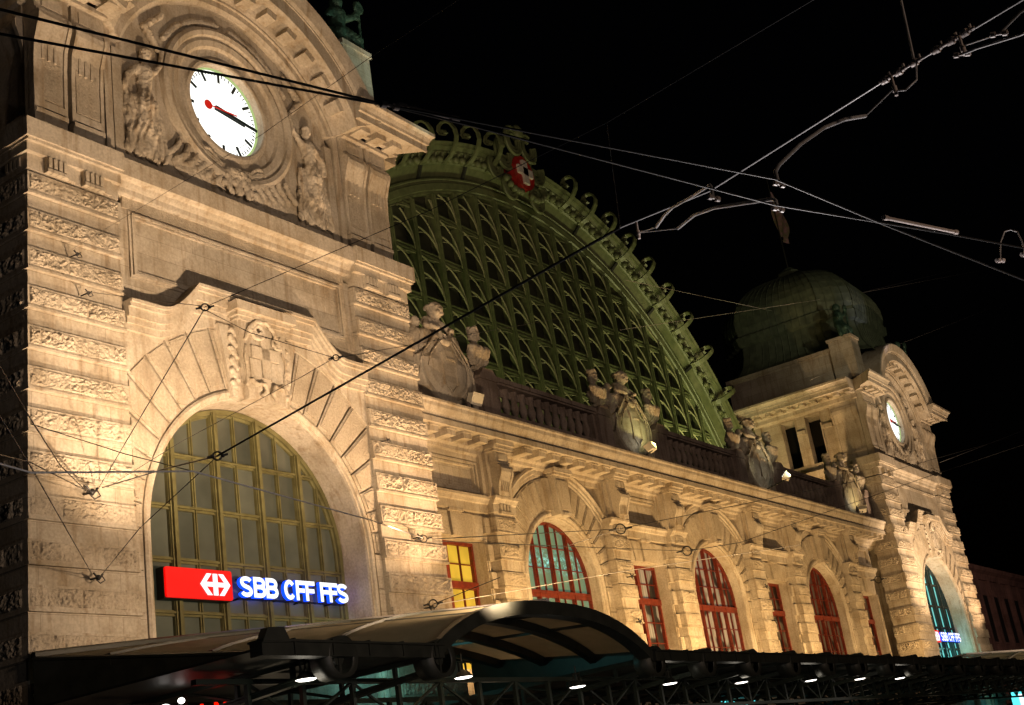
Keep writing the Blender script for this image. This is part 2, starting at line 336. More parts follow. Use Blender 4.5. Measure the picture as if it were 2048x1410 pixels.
def wall_with_arch(mb, cx, hw, y, z0, z1, r, zc, mi=0, n=32):   # flat wall facing -y with an arched hole
    xs = sorted(set([-hw, hw, -r, r] + [r*math.cos(math.pi*i/n) for i in range(n+1)]))
    top = lambda x: zc + math.sqrt(max(r*r - x*x, 0)) if abs(x) <= r + 1e-6 else z0
    for a, b in zip(xs, xs[1:]):
        m = (a+b)/2; za, zb = (top(a), top(b)) if abs(m) < r else (z0, z0)
        mb.add([(cx+a, y, za), (cx+b, y, zb), (cx+b, y, z1), (cx+a, y, z1)], [(0, 1, 2, 3)], mi)

# ================================================================== CLOCK TOWER (local x = 0 on its axis, front y = 0)
tower = empty('clock_tower', (XL, 0, 0), 'nearest rusticated limestone clock tower, large in the left half, behind the curved canopy', 'clock tower', 'twin clock towers of the station front')
def bat(z): return max(0, min(1, (18.7 - z)/12.2))
# masonry core
b = MB()
wall_with_arch(b, 0, 4.9, .25, 0, 18.9, 4.15, 9.75)
b.box(-4.9, 4.9, .8, 1.4, 18.9, 24.6)                       # wall behind the clock zone
b.box(-7.2, -4.85, .5, 10, 0, 20.3); b.box(4.85, 7.5, .5, 10, 0, 20.3)
b.box(-7.2, 7.3, 7.5, 10, 0, 24.7)
b.box(4.85, 7.2, .45, 8, 20.3, 24.7); b.box(-7.0, -4.85, .45, 1.9, 20.3, 24.7)
b.box(-7.0, -4.85, 1.9, 7.6, 24.0, 24.7); b.box(-7.0, -4.85, 1.9, 7.6, 20.0, 20.7)
b.box(-7.0, -6.3, 1.9, 3.25, 20.7, 24.0); b.box(-7.0, -6.3, 4.35, 5.1, 20.7, 24.0); b.box(-7.0, -6.3, 6.1, 7.6, 20.7, 24.0)
b.box(-4.9, 4.9, 7.5, 10, 0, 24.7)
b.build('wall', 'stone', tower)
MB().box(-5.2, -5.0, 1.95, 7.5, 20.7, 24.0).build('dark_loggia_back', 'void', tower)
b = MB(); b.box(-7.1, -6.2, 3.22, 3.3, 20.7, 23.3); b.box(-7.14, -6.3, 4.42, 5.04, 22.85, 23.1); b.box(-7.14, -6.3, 2.5, 3.2, 22.85, 23.1)
b.build('loggia_post', 'plain', tower)
# rusticated corner piers
ztops = [18.72 - 1.063*k for k in range(18)]
for s in (-1, 1):
    b = MB()
    for k, zt in enumerate(ztops):
        zb = zt - .57; znext = zt - 1.063
        B = bat(zt); xo = 7.65 + .37*B; yf = -.13*B
        xi = 4.78
        a0, a1 = (-xo, -xi) if s < 0 else (xi, xo)
        # smooth band below
        b.box(a0 + (.04 if s < 0 else 0), a1 - (.04 if s > 0 else 0), yf + .075, 1.45, znext, zb, 0)
        # rough block: body, rims and displaced faces
        b.box(a0, a1, yf, 1.5, zb, zt, 0)
        rim = .055
        b.grid((a0 + rim, yf - .004, zb + rim + .03), (a1-a0-2*rim, 0, 0), (0, 0, zt-zb-2*rim-.03), (0, -1, 0), 96, 18, .085, 4.2, 1, k*7 + s)
        b.box(a0 - .012, a1 + .012, yf - .03, 1.5, zb - .035, zb + .03, 0)
        if s < 0: b.grid((a0 - .004, 1.45, zb + rim + .03), (0, -(1.4-rim+0*yf), 0), (0, 0, zt-zb-2*rim-.03), (-1, 0, 0), 30, 14, .085, 4.2, 1, k*7 + 40)
        else: b.grid((a1 + .004, .05, zb + rim + .03), (0, 1.3, 0), (0, 0, zt-zb-2*rim-.03), (1, 0, 0), 28, 14, .085, 4.2, 1, k*7 + 60)
        if s > 0: b.box(a0 - .03, a0, yf + .02, .3, zb - .02, zb + .04, 0)
    b.build('corner_pier', ['stone', 'rough'], tower)
# arch surround: moulded archivolt
P = archpath(4.15, 9.75, 0)
b = MB(); archsweep(b, 0, P, [(0, 1.25), (0, .2), (.03, .13), (.09, .13), (.12, .07), (.2, .05), (.27, .09), (.27, .15), (.31, .15), (.31, .27)])
b.build('archivolt', 'plain', tower)
# voussoirs
NV = 22; cz = 9.75; VB = {-1: MB(), 1: MB()}
for i in range(NV):
    b = VB[-1 if i >= NV/2 else 1]
    a0, a1 = math.pi*i/NV + .006, math.pi*(i+1)/NV - .006
    if abs((a0+a1)/2 - math.pi/2) < .13: continue
    def ro(a): return min(6.3, 4.76/max(abs(math.cos(a)), 1e-3))
    A = [a0 + (a1-a0)*t/3 for t in range(4)]
    pts = [(4.48*math.cos(a), cz + 4.48*math.sin(a)) for a in A] + [(ro(a)*math.cos(a), cz + ro(a)*math.sin(a)) for a in reversed(A)]
    if pts[0][0] > 0 or True: b.prism(pts[::-1], .1, .3, 0)
    # tooled panel
    ip = [(4.60*math.cos(a), cz + 4.60*math.sin(a)) for a in (a0+.014, a1-.014)] + [((ro(a)-.09)*math.cos(a), cz + (ro(a)-.09)*math.sin(a)) for a in (a1-.014, a0+.014)]
    b.prism(ip[::-1], .065, .12, 1)
for s in (-1, 1):
    b = VB[s]
    for k in range(9):
        z1 = 9.72 - 1.063*k; b.box(min(s*4.48, s*4.76), max(s*4.48, s*4.76), .1, .3, z1 - 1.04, z1, 0)
for b in VB.values(): b.build('voussoir', ['stone', 'pick'], tower)
# stepped hood moulding over the arch
def hood_top(u, d):
    a = abs(u)
    if a <= 2.35: return 16.88 - d
    if a >= 3.75: return 15.82 - d
    t = (a - 2.35)/1.4
    return 15.82 + 1.06*(1 - math.sin(t*math.pi/2))**1.0 - d
us = [-4.78] + [-3.75 + 1.4*i/10 for i in range(11)] + [-1.6, -.8, 0, .8, 1.6] + [2.35 + 1.4*i/10 for i in range(11)] + [4.78]
b = MB()
for (dt, th, y) in ((0, 9, .06), (.02, .78, -.04), (.04, .58, -.10), (.06, .40, -.18), (.0, .2, -.26), (.0, .09, -.32)):
    for u0, u1 in zip(us, us[1:]):
        def lo(u): return max(9.75 + math.sqrt(6.3**2 - u*u), hood_top(u, dt) - th)
        b.hexa([(u0, y, lo(u0)), (u1, y, lo(u1)), (u1, .3, lo(u1)), (u0, .3, lo(u0)), (u0, y, hood_top(u0, dt)), (u1, y, hood_top(u1, dt)), (u1, .3, hood_top(u1, dt)), (u0, .3, hood_top(u0, dt))])
b.build('hood_moulding', 'plain', tower)
# carved keystone with cross cartouche
ks = MB()
ks.prism([(-.72, 13.75), (-.98, 16.15), (.98, 16.15), (.72, 13.75)], -.28, .2)
ks.prism([(-1.12, 13.8), (-1.5, 15.95), (-.9, 15.95), (-.62, 13.8)], -.06, .2)
ks.prism([(.62, 13.8), (.9, 15.95), (1.5, 15.95), (1.12, 13.8)], -.06, .2)
ks.box(-1.02, 1.02, -.36, .2, 16.1, 16.2); ks.box(-1.1, 1.1, -.44, .2, 16.2, 16.32); ks.box(-1.2, 1.2, -.56, .2, 16.32, 16.6)
K = ks.build('keystone', 'plain', tower)
cr = MB(); cr.box(-.16, .16, -.36, -.26, 14.45, 15.7); cr.box(-.55, .55, -.36, -.26, 15.02, 15.38); cr.box(-.62, -.2, -.33, -.26, 14.4, 14.98); cr.box(.2, .62, -.33, -.26, 14.4, 14.98)
cr.build('carved_cross', 'plain', K)
sc_ = MB()
def spiral(cx, cy, z, r, turns, d, n=36): return [(cx + d*(r*(1-.75*t/n))*math.cos(turns*2*math.pi*t/n + 2.2), cy, z + (r*(1-.75*t/n))*math.sin(turns*2*math.pi*t/n + 2.2)) for t in range(n+1)]
sc_.tube(spiral(-.25, -.36, 15.85, .3, 1.6, 1), .07, 6)
sc_.tube(spiral(.5, -.34, 15.65, .24, 1.5, -1), .06, 6)
sc_.tube([(-.75, -.3, 15.5), (-.6, -.38, 15.9), (-.35, -.4, 16.15), (.1, -.4, 16.15), (.4, -.38, 15.95), (.6, -.34, 15.5)], .07, 6)
for s in (-1, 1):
    sc_.tube([(s*.62, -.3, 14.35), (s*.5, -.42, 14.15), (s*.2, -.45, 14.2), (s*.12, -.4, 14.0), (s*.3, -.36, 13.85)], .085, 6)
    sc_.tube([(s*.72, -.3, 15.4), (s*.82, -.34, 15.0), (s*.74, -.3, 14.5), (s*.8, -.3, 14.1)], .05, 6)
    for k in range(16):
        ell(sc_, (s*(1.02 + .1*math.sin(k*2.1)) + s*.02*k*0, -.08, 14.1 + k*.115), .13, .09, .1, 8)
remesh(sc_, 'carved_scroll', 'plain', K, .035, 2)
# framed wall panel under the frieze
b = MB()
for (o, y) in ((0, .19), (.07, .13), (.16, .17)):
    x0, x1, z0, z1 = -4.32+o, 4.32-o, 16.72+o, 18.72-o
    t = .07 if o < .1 else .05
    b.box(x0, x1, y, .3, z1-t, z1); b.box(x0, x1, y, .3, z0, z0+t); b.box(x0, x0+t, y, .3, z0+t, z1-t); b.box(x1-t, x1, y, .3, z0+t, z1-t)
b.build('wall_panel_frame', 'plain', tower)
b = MB(); b.box(-4.5, 4.5, .2, .3, 18.78, 19.12); b.build('tooled_frieze', 'pick', tower)
# main ledge: centre and over the piers
b = MB()
b.moulx([(.4, 20.1), (-.16, 20.1), (-.16, 19.56), (-.1, 19.5), (-.02, 19.46), (.02, 19.38), (.08, 19.3), (.1, 19.16), (.14, 19.1), (.4, 19.1)], -4.95, 4.95)
for s in (-1, 1):
    a0, a1 = (-7.65, -4.8) if s < 0 else (4.8, 7.65)
    b.box(a0 - (.2 if s < 0 else .02), a1 + (.2 if s > 0 else .02), -.3, 1.5, 19.58, 20.12)
    b.box(a0 - (.14 if s < 0 else .015), a1 + (.14 if s > 0 else .015), -.24, 1.45, 19.5, 19.58)
    b.box(a0 - (.1 if s < 0 else .01), a1 + (.1 if s > 0 else .01), -.14, 1.42, 19.24, 19.5)
    b.box(a0, a1, 0.0, 1.4, 18.8, 19.26)
    for g in (0, 1):                                        # triglyph blocks
        gx = a0 + .5 + g*1.15
        b.box(gx, gx + .62, -.125, .02, 18.86, 19.3)
        b.box(gx + .62, gx + .95, -.06, .02, 18.83, 19.26)
        for q in range(4): b.box(gx + .02 + q*.155, gx + .12 + q*.155, -.19, -.13, 18.93 - q*.0, 19.2); b.box(gx - .02 + q*.165, gx + .13 + q*.165, -.2, -.02, 18.78 + .0*q, 18.87)
    ys = -1
    if s < 0:
        for q in range(4): b.box(a0 - .06, a0, .25 + q*.16, .35 + q*.16, 18.93, 19.2)
b.box(-7.5, -7.0, 1.5, 8, 19.58, 20.12); b.box(-7.35, -7.0, 1.5, 8, 19.3, 19.58)
b.build('ledge', 'plain', tower)
# console pilasters of the clock storey
def pilaster(mb, x0, x1, yb, side=False):
    zt, zb = 23.72, 20.8
    prof = [(yb, zt), (yb-.42, zt), (yb-.46, zt-.12), (yb-.44, zt-.3), (yb-.34, zt-.55), (yb-.22, zt-.9), (yb-.17, zt-1.5), (yb-.15, zb+.0), (yb, zb)]
    def put(p0, p1, pr, mi=0):
        if not side: mb.moulx(pr, p0, p1, mi)
        else: mb.mouly([(q[0], q[1]) for q in pr], p0, p1, mi)
    put(x0, x1, prof)
    w_ = x1 - x0
    put(x0 + .02, x1 - .02, [(yb, 20.78), (yb-.26, 20.78), (yb-.26, 20.66), (yb-.2, 20.6), (yb-.2, 20.1), (yb, 20.1)])
    put(x0 - .02, x1 + .02, [(yb, 24.59), (yb-.42, 24.59), (yb-.42, 24.5), (yb-.32, 24.42), (yb-.32, 23.84), (yb-.4, 23.8), (yb-.4, 23.72), (yb, 23.72)])
    # raised frame edges
    for e0, e1 in ((x0-.006, x0+.1), (x1-.1, x1+.006)):
        put(e0, e1, [(q[0]-.05 if q[0] < yb else q[0], q[1]) for q in prof])
    put(x0+.1, x1-.1, [(yb, 21.08), (yb-.2, 21.08), (yb-.2, 20.86), (yb, 20.86)])
for s in (-1, 1):
    for (p0, p1) in ((5.05, 6.1), (6.25, 7.3)):
        b = MB(); x0, x1 = (p0, p1) if s > 0 else (-p1, -p0)
        pilaster(b, x0, x1, .32)
        f = MB(); f.box(x0+.16, x1-.16, .125, .2, 21.15, 22.7)
        for q in range(3): b.box(x0+.24+q*.2, x0+.32+q*.2, .08, .14, 22.35, 23.05)
        b.box(x0+.2, x1-.2, -.04, .05, 23.95, 24.3)
        po = b.build('pilaster', 'plain', tower); f.build('tooled_panel', 'pick', po)
b = MB(); yb = -7.02
def sp(z): return yb
for (y0, y1) in ((.55, 2.35),):
    pr = [(yb, 23.72), (yb-.42, 23.72), (yb-.46, 23.6), (yb-.44, 23.42), (yb-.34, 23.17), (yb-.22, 22.8), (yb-.17, 22.2), (yb-.15, 20.8), (yb, 20.8)]
    b.mouly(pr, y0, y1); b.mouly([(yb, 20.78), (yb-.26, 20.78), (yb-.26, 20.66), (yb-.2, 20.6), (yb-.2, 20.12), (yb, 20.12)], y0, y1)
    b.mouly([(yb, 24.59), (yb-.42, 24.59), (yb-.42, 24.5), (yb-.32, 24.42), (yb-.32, 23.84), (yb-.4, 23.8), (yb-.4, 23.72), (yb, 23.72)], y0-.02, y1+.02)
    for e0, e1 in ((y0-.006, y0+.12), (y1-.12, y1+.006)): b.mouly([(q[0]-.05 if q[0] < yb else q[0], q[1]) for q in pr], e0, e1)
b.box(-7.3, -7.0, .1, .5, 20.12, 24.5)
b.build('side_pilaster', 'plain', tower)
# entablature and cornice over the pilasters and along the flank
corn = [(.4, 25.38), (-1.33, 25.38), (-1.33, 25.25), (-1.22, 25.18), (-1.14, 25.05), (-1.12, 24.95), (-1.05, 24.93), (-1.05, 24.68), (-.98, 24.68), (-.98, 24.72), (-.2, 24.72), (-.2, 24.6), (.4, 24.6)]
for s in (-1, 1):
    b = MB(); a0, a1 = (-7.4, -5.0) if s < 0 else (5.0, 7.4)
    pr = [(y, z) for y, z in corn]
    if s < 0: b.moulx(pr, a0, a1, 0, .82, .12)
    else: b.moulx(pr, a0, a1, 0, .12, .82)
    for q in range(3): b.box(a0+.25+q*.85, a0+.75+q*.85, -.75, -.2, 24.5, 24.72)
    for (z0_, z1_, y_) in ((24.6, 24.7, -.28), (24.45, 24.6, -.16), (24.6, 24.66, -.45)): b.box(a0, a1, y_, .4, z0_ - .02, z1_)
    b.build('cornice', 'plain', tower)
b = MB()
side = [(x, z) for x, z in ((-6.9, 25.38), (-8.75, 25.38), (-8.75, 25.25), (-8.65, 25.18), (-8.56, 25.05), (-8.54, 24.93), (-8.46, 24.93), (-8.46, 24.68), (-7.6, 24.68), (-7.6, 24.55), (-7.45, 24.45), (-7.45, 24.2), (-7.3, 24.1), (-6.9, 24.1))]
b.mouly(side, .35, 9.2)
b.mouly([(-x, z) for x, z in side], .35, 9.2)
for q in range(11): b.box(-8.2, -7.5, .5 + q*.82, .85 + q*.82, 24.5, 24.7)
b.box(-7.0, 7.0, 1.6, 9, 24.55, 25.3)
b.build('flank_cornice', 'plain', tower)
# round gable with modillions above the clock
CZ = 23.67
b = MB(); gz = 22.5; t0 = math.asin(2.45/5.9); n = 44
b.arc(0, gz, [(6.5, .5), (6.5, -1.05), (6.42, -1.1), (6.2, -1.05), (5.95, -.98), (5.85, -.9), (5.8, -.9), (5.8, -.86), (5.3, -.86), (5.26, -.8), (5.26, -.12), (5.1, -.05), (5.0, .02), (4.92, .02), (4.92, .1), (4.72, .1), (4.66, .16), (4.6, .2), (4.6, .4)], t0 - .05, math.pi - t0 + .05, n, 0)
nm = 12
for i in range(nm):
    a = t0 + .12 + (math.pi - 2*t0 - .24)*i/(nm-1); da = .042
    pts = []
    for (r_, a_) in ((5.0, a-da), (5.27, a-da), (5.27, a+da), (5.0, a+da)): pts.append((r_*math.cos(a_), gz + r_*math.sin(a_)))
    b.prism(pts, -.62, -.1)
b.build('round_gable', 'plain', tower)
b = MB(); rows = []
for i in range(97):
    a = 2*math.pi*i/96; c, q = math.cos(a), math.sin(a); ro = 9.0
    if abs(c) > 1e-6: ro = min(ro, 4.72/abs(c))
    if q < 0: ro = min(ro, (CZ-20.1)/-q)
    dz = CZ - gz; bb = dz*q; ro = min(ro, -bb + math.sqrt(max(bb*bb - dz*dz + 4.85**2, .01))) if q > -.2 else ro
    rows.append([(2.55*c, .36, CZ + 2.55*q), (ro*c, .36, CZ + ro*q)])
b.strip(rows)
for i in range(30):       # solid wall body behind the gable
    a0, a1 = math.pi*i/30, math.pi*(i+1)/30
    b.hexa([(6.3*math.cos(a1), .82, 20.5), (6.3*math.cos(a0), .82, 20.5), (6.3*math.cos(a0), 1.6, 20.5), (6.3*math.cos(a1), 1.6, 20.5),
            (6.3*math.cos(a1), .82, gz+6.3*math.sin(a1)), (6.3*math.cos(a0), .82, gz+6.3*math.sin(a0)), (6.3*math.cos(a0), 1.6, gz+6.3*math.sin(a0)), (6.3*math.cos(a1), 1.6, gz+6.3*math.sin(a1))])
b.build('tympanum', 'plain', tower)
b = MB()
for s in (-1, 1):
    b.box(min(s*4.62, s*4.3), max(s*4.62, s*4.3), .2, .4, 20.15, 23.9)
    b.box(min(s*4.95, s*4.7), max(s*4.95, s*4.7), .15, .45, 20.15, 24.5)
b.box(-4.3, 4.3, .26, .4, 20.1, 20.55)
b.build('relief_frame', 'plain', tower)
b = MB()
for s in (-1, 1): MB().box(min(s*4.28, s*3.5), max(s*4.28, s*3.5), .3, .4, 20.6, 23.7).build('tooled_ground', 'pick', tower)
# clock
ck = MB(); CZ = 23.67
ck.arc(0, CZ, [(1.55, .75), (1.55, .34), (1.6, .3), (1.7, .3), (1.74, .36), (1.8, .4), (2.05, .34), (2.12, .24), (2.3, .2), (2.42, .24), (2.46, .14), (2.6, .1), (2.72, .16), (2.74, .3), (2.74, .5)], 0, 2*math.pi, 72, 0, False, False)
clk = ck.build('clock', 'plain', tower)
f = MB(); f.disc(0, CZ, .66, 1.5, 64); f.build('dial', 'clock_glow', clk)
f = MB(); f.arc(0, CZ, [(1.5, .655), (1.55, .60), (1.55, .69)], 0, 2*math.pi, 64, 0, False, False); f.build('dial_rim', 'rim_glow', clk)
def bar(mb, ang, r0, r1, w0, w1, y, d=.03):
    a = R(90 - ang); c, s_ = math.cos(a), math.sin(a)
    pts = [(r0*c - w0*s_, CZ + r0*s_ + w0*c), (r0*c + w0*s_, CZ + r0*s_ - w0*c), (r1*c + w1*s_, CZ + r1*s_ - w1*c), (r1*c - w1*s_, CZ + r1*s_ + w1*c)]
    mb.prism(pts, y - d, y)
f = MB()
for k in range(60):
    if k % 5 == 0: bar(f, k*6, 1.12, 1.46, .05, .05, .652, .012)
    else: bar(f, k*6, 1.35, 1.46, .018, .018, .652, .012)
f.build('hour_marks', 'clock_black', clk)
f = MB(); bar(f, 98, -.36, .92, .075, .06, .56); f.build('hour_hand', 'clock_black', clk)
f = MB(); bar(f, 97.5, -.36, 1.4, .06, .045, .50); f.build('minute_hand', 'clock_black', clk)
f = MB(); bar(f, 268, -.5, .75, .02, .02, .45, .015); f.prism([( -.72 + .16*math.cos(k*math.pi/12), CZ - .03 + .16*math.sin(k*math.pi/12)) for k in range(24)], .435, .45); f.build('second_hand', 'clock_red', clk)
# figure reliefs beside the clock and garland below
for s in (-1, 1):
    b = MB(); X = lambda u: s*u
    cx = 3.45
    y = .22
    ell(b, (X(cx-.05), y-.02, 24.05), .17, .2, .23)                                     # head
    ell(b, (X(cx-.05), y-.06, 24.18), .2, .18, .14)                                     # hair
    cap(b, (X(cx-.03), y, 23.85), .09, (X(cx), y, 23.7), .12)
    cap(b, (X(cx-.2), y, 23.55), .17, (X(cx+.2), y, 23.55), .17)                        # shoulders
    cap(b, (X(cx), y, 23.5), .27, (X(cx+.03), y, 22.8), .21)                            # torso
    cap(b, (X(cx+.03), y, 22.75), .25, (X(cx+.1), y, 22.3), .33)
    cap(b, (X(cx+.12), y, 22.3), .26, (X(cx-.12), y-.08, 21.4), .17)                    # legs
    cap(b, (X(cx-.12), y-.08, 21.4), .15, (X(cx-.02), y-.02, 20.72), .09)
    cap(b, (X(cx+.0), y, 22.3), .26, (X(cx+.38), y, 21.4), .18)
    cap(b, (X(cx+.38), y, 21.4), .15, (X(cx+.42), y, 20.7), .09)
    cap(b, (X(cx-.28), y, 23.55), .11, (X(cx-.62), y, 23.95), .09); cap(b, (X(cx-.62), y, 23.95), .09, (X(cx-.75), y, 24.55), .07)      # raised arm
    cap(b, (X(cx+.28), y, 23.55), .12, (X(cx+.62), y-.04, 23.2), .1); cap(b, (X(cx+.62), y-.04, 23.2), .1, (X(cx+.78), y, 22.75), .08)
    for k in range(9):                                                                  # hanging drapery
        t = k/8; cap(b, (X(cx - .45 + 1.0*t), y + .04, 22.7 - .35*abs(t-.4)), .1, (X(cx - .6 + 1.35*t), y - .02 + .08*(k % 2), 20.75 + .12*math.sin(k*2)), .12)
    for k in range(7):
        a = R(150 - k*17); cap(b, (X(2.95*math.cos(a)*-1 if a > math.pi/2 else 2.95*math.cos(a)), .3, CZ + 2.95*math.sin(a)), .12, (X(abs(2.95*math.cos(a-.25))), .3, CZ + 2.95*math.sin(a-.25)), .1)
    cap(b, (X(2.8), .28, 24.6), .1, (X(3.3), .25, 25.2), .14); cap(b, (X(3.3), .25, 25.2), .12, (X(2.6), .25, 25.9), .1)
    cap(b, (X(4.05), .3, 23.3), .07, (X(4.2), .3, 20.8), .07)
    cap(b, (X(4.3), .3, 22.2), .06, (X(3.7), .3, 20.9), .1)
    remesh(b, 'relief_figure', 'plain', tower, .036, 2, .022, .035, 23.0)
    b = MB()                                                                            # shell wing next to the figure
    for k in range(6):
        pts = [(X(.55 + .33*k + .02*j*j), .26 - .03*math.sin(j/5*math.pi), 21.35 - .02*k - .13*j + .11*k) for j in range(6)]
        b.tube(pts, .1, 6)
    for k in range(7):
        zz = 20.62 + k*.14; hw = 1.5 - .12*k
        b.tube([(X(.5 + (hw)*j/6), .24, zz + .32*math.sin(j/6*2.2) + .12*j/6) for j in range(7)], .055, 5)
    ell(b, (X(1.5), .33, 21.0), 1.0, .12, .5)
    remesh(b, 'relief_shell', 'plain', tower, .036, 1, .02)
b = MB()
for dx, r_ in ((-.42, .11), (0, .14), (.42, .11)): cap(b, (dx, .18, 21.25), r_, (dx*.9 - .02, .14, 20.7), r_*.8)
ell(b, (0, .2, 21.3), .55, .15, .25)
for k in range(14): ell(b, (-.6 + .1*k, .15, 20.85 + .25*math.sin(k*1.7)), .11, .1, .11, 8)
remesh(b, 'relief_garland', 'plain', tower, .036, 1, .025)
# attic block and copper dome
b = MB(); b.box(-6.9, 6.9, 1.2, 9.3, 25.3, 27.85); b.box(-6.98, 6.98, 1.1, 9.4, 27.85, 28.1)
for q in (-1, 1):
    b.box(min(q*5.6, q*7.05), max(q*5.6, q*7.05), -.1, 1.5, 25.3, 28.45); b.box(min(q*5.52, q*7.13), max(q*5.52, q*7.13), -.18, 1.6, 28.45, 28.65)
    b.prism([(q*5.6, 25.3), (q*5.6, 28.0), (q*5.3, 27.3), (q*4.6, 26.7), (q*4.0, 26.4), (q*4.0, 25.3)][::-q], .1, 1.4)
b.build('attic', 'stone', tower)
b = MB(); prof = [(5.9, 28.1), (5.45, 28.6), (5.1, 29.3), (4.92, 30.1), (4.85, 30.8), (5.1, 30.95), (5.15, 31.55), (5.0, 31.65), (5.1, 32.2), (5.08, 32.8), (4.95, 33.4), (4.68, 34.0), (4.25, 34.6), (3.7, 35.15), (3.0, 35.65), (2.2, 36.05), (1.45, 36.35), (.95, 36.5), (.85, 36.9), (.3, 37.3), (.05, 37.4)]
def ring_(h, z, off=0):
    c = min(1.9, h*.38); h += off; cy = 5.4
    return [(-h, cy-h+c, z), (-h+c, cy-h, z), (h-c, cy-h, z), (h, cy-h+c, z), (h, cy+h-c, z), (h-c, cy+h, z), (-h+c, cy+h, z), (-h, cy+h-c, z)]
b.strip([ring_(h, z) for h, z in prof], 0, False, True)
b.add(ring_(.05, 37.4), [tuple(range(8))])
dome = b.build('dome', 'copper', tower)
b = MB()
for i in range(8):
    nseam = (4, 12)[i % 2 == 1]
    for k in range(nseam + 1):
        t = k/nseam; rows = []
        for h, z in prof[:18]:
            q = ring_(h, z); p0, p1 = Vector(q[i]), Vector(q[(i+1) % 8]); p = p0.lerp(p1, t); d = (p - Vector((0, 5.4, z))).normalized()
            rows.append(tuple(p + d*.012))
        b.tube(rows, .035, 4, 0, False)
b.build('standing_seam', 'copper', dome)
b = MB()
for k in range(10): ell(b, (.55*math.cos(k*.628), 5.4 + .55*math.sin(k*.628), 36.75), .22, .22, .3, 8)
ell(b, (0, 5.4, 37.0), .55, .55, .45)
remesh(b, 'dome_finial', 'copper', dome, .08, 2)
# big arched window
b = MB()
P2 = archpath(4.12, 9.75, 0); archsweep(b, 0, P2, [(0, 1.1), (-.14, 1.1), (-.14, 1.18), (-.2, 1.2), (-.2, 1.3)])
def zt(x, r=4.05): return 9.75 + math.sqrt(max(r*r - x*x, 0))
for x in (-2.49, -.83, .83, 2.49):
    for dx, w_, y in ((0, .13, 1.16), (0, .05, 1.05), (-.1, .02, 1.1), (.1, .02, 1.1)): b.box(x+dx-w_, x+dx+w_, y, 1.3, 0, zt(abs(x)+.1))
for x in (-3.3, -1.66, 0, 1.66, 3.3): b.box(x-.055, x+.055, 1.2, 1.3, 0, zt(abs(x)+.05)); b.box(x-.02, x+.02, 1.15, 1.2, 0, zt(abs(x)+.05))
for z in (12.26, 10.78, 9.32, 7.9, 6.45, 5.0, 3.5):
    hw = 4.0 if z < 9.75 else math.sqrt(4.05**2 - (z-9.75)**2)
    b.box(-hw, hw, 1.19, 1.3, z-.075, z+.075); b.box(-hw, hw, 1.12, 1.19, z-.02, z+.035); b.box(-hw, hw, 1.17, 1.19, z-.09, z-.07)
wn = b.build('arched_window', 'olive', tower)
b = MB(); pts = [(x, z) for x, z, _, _ in archpath(4.08, 9.75, 0, 40)]
b.add([(x, 1.27, z) for x, z in pts], [tuple(range(len(pts)))])
b.build('glazing', 'glass_tower', wn)
# lower entrance wall under the canopy
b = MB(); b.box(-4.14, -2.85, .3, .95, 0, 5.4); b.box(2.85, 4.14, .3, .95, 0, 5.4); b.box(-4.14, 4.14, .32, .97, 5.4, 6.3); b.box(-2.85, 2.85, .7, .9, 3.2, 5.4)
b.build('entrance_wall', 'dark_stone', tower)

tower2 = dup(tower, (XR, 0, 0), None, 'distant limestone clock tower at the right with copper dome and teal lit arched window')
for o in kids(tower2):
    if o.name.startswith('arched_window'):
        o.material_slots[0].link = 'OBJECT'; o.material_slots[0].material = M['olive_unlit']
        for g in kids(o):
            if g.name.startswith('glazing'):
                g.material_slots[0].link = 'OBJECT'; g.material_slots[0].material = M['glass_teal']

# ================================================================== STATION WING between the towers (world coordinates)
wing = empty('station_wing', (57.85, 1.5, 0), 'long limestone wing with red arched windows between the two clock towers', 'station building')
W = lambda mb, name, m, parent=None: fix(mb.build(name, m, parent or wing), parent)
def fix(o, parent):
    if parent is None: o.location = (-57.85, -1.5, 0)
    return o
AC = [57.85 - 13.94, 57.85, 57.85 + 13.94]              # arch centres
GC = [57.85 + 13.94*k for k in (-1.5, -.5, .5, 1.5)]    # tall window centres
WX0, WX1 = 33.6, 82.3
b = MB(); YW = 1.70
for c in AC: wall_with_arch(b, c, 4.98, YW, 0, 14.9, 2.6, 9.9)
for c in GC:
    l = max(c - 1.99, WX0); r_ = min(c + 1.99, WX1)
    b.add([(l, YW, 11.2), (r_, YW, 11.2), (r_, YW, 14.9), (l, YW, 14.9)], [(0, 1, 2, 3)])
    b.box(l, c - 1.71, YW, 2.6, 0, 11.2); b.box(c + 1.71, r_, YW, 2.6, 0, 11.2)
    b.box(c - 1.71, c + 1.71, YW + .01, 2.6, 11.2, 11.3)
    b.box(c - 1.71, c + 1.71, YW + .02, 2.6, 0, 5.6)
b.box(WX0, WX1, 3.2, 3.4, 0, 15.6)
b.box(WX0, WX1, 1.72, 9.6, 15.3, 15.6)
for c in AC: b.box(c - 2.59, c + 2.59, 1.9, 2.3, 0, 6.6)
for c in GC: b.box(max(c - 1.7, WX0), min(c + 1.7, WX1), 1.9, 2.5, 5.6, 6.6)
W(b, 'wall', 'stone')
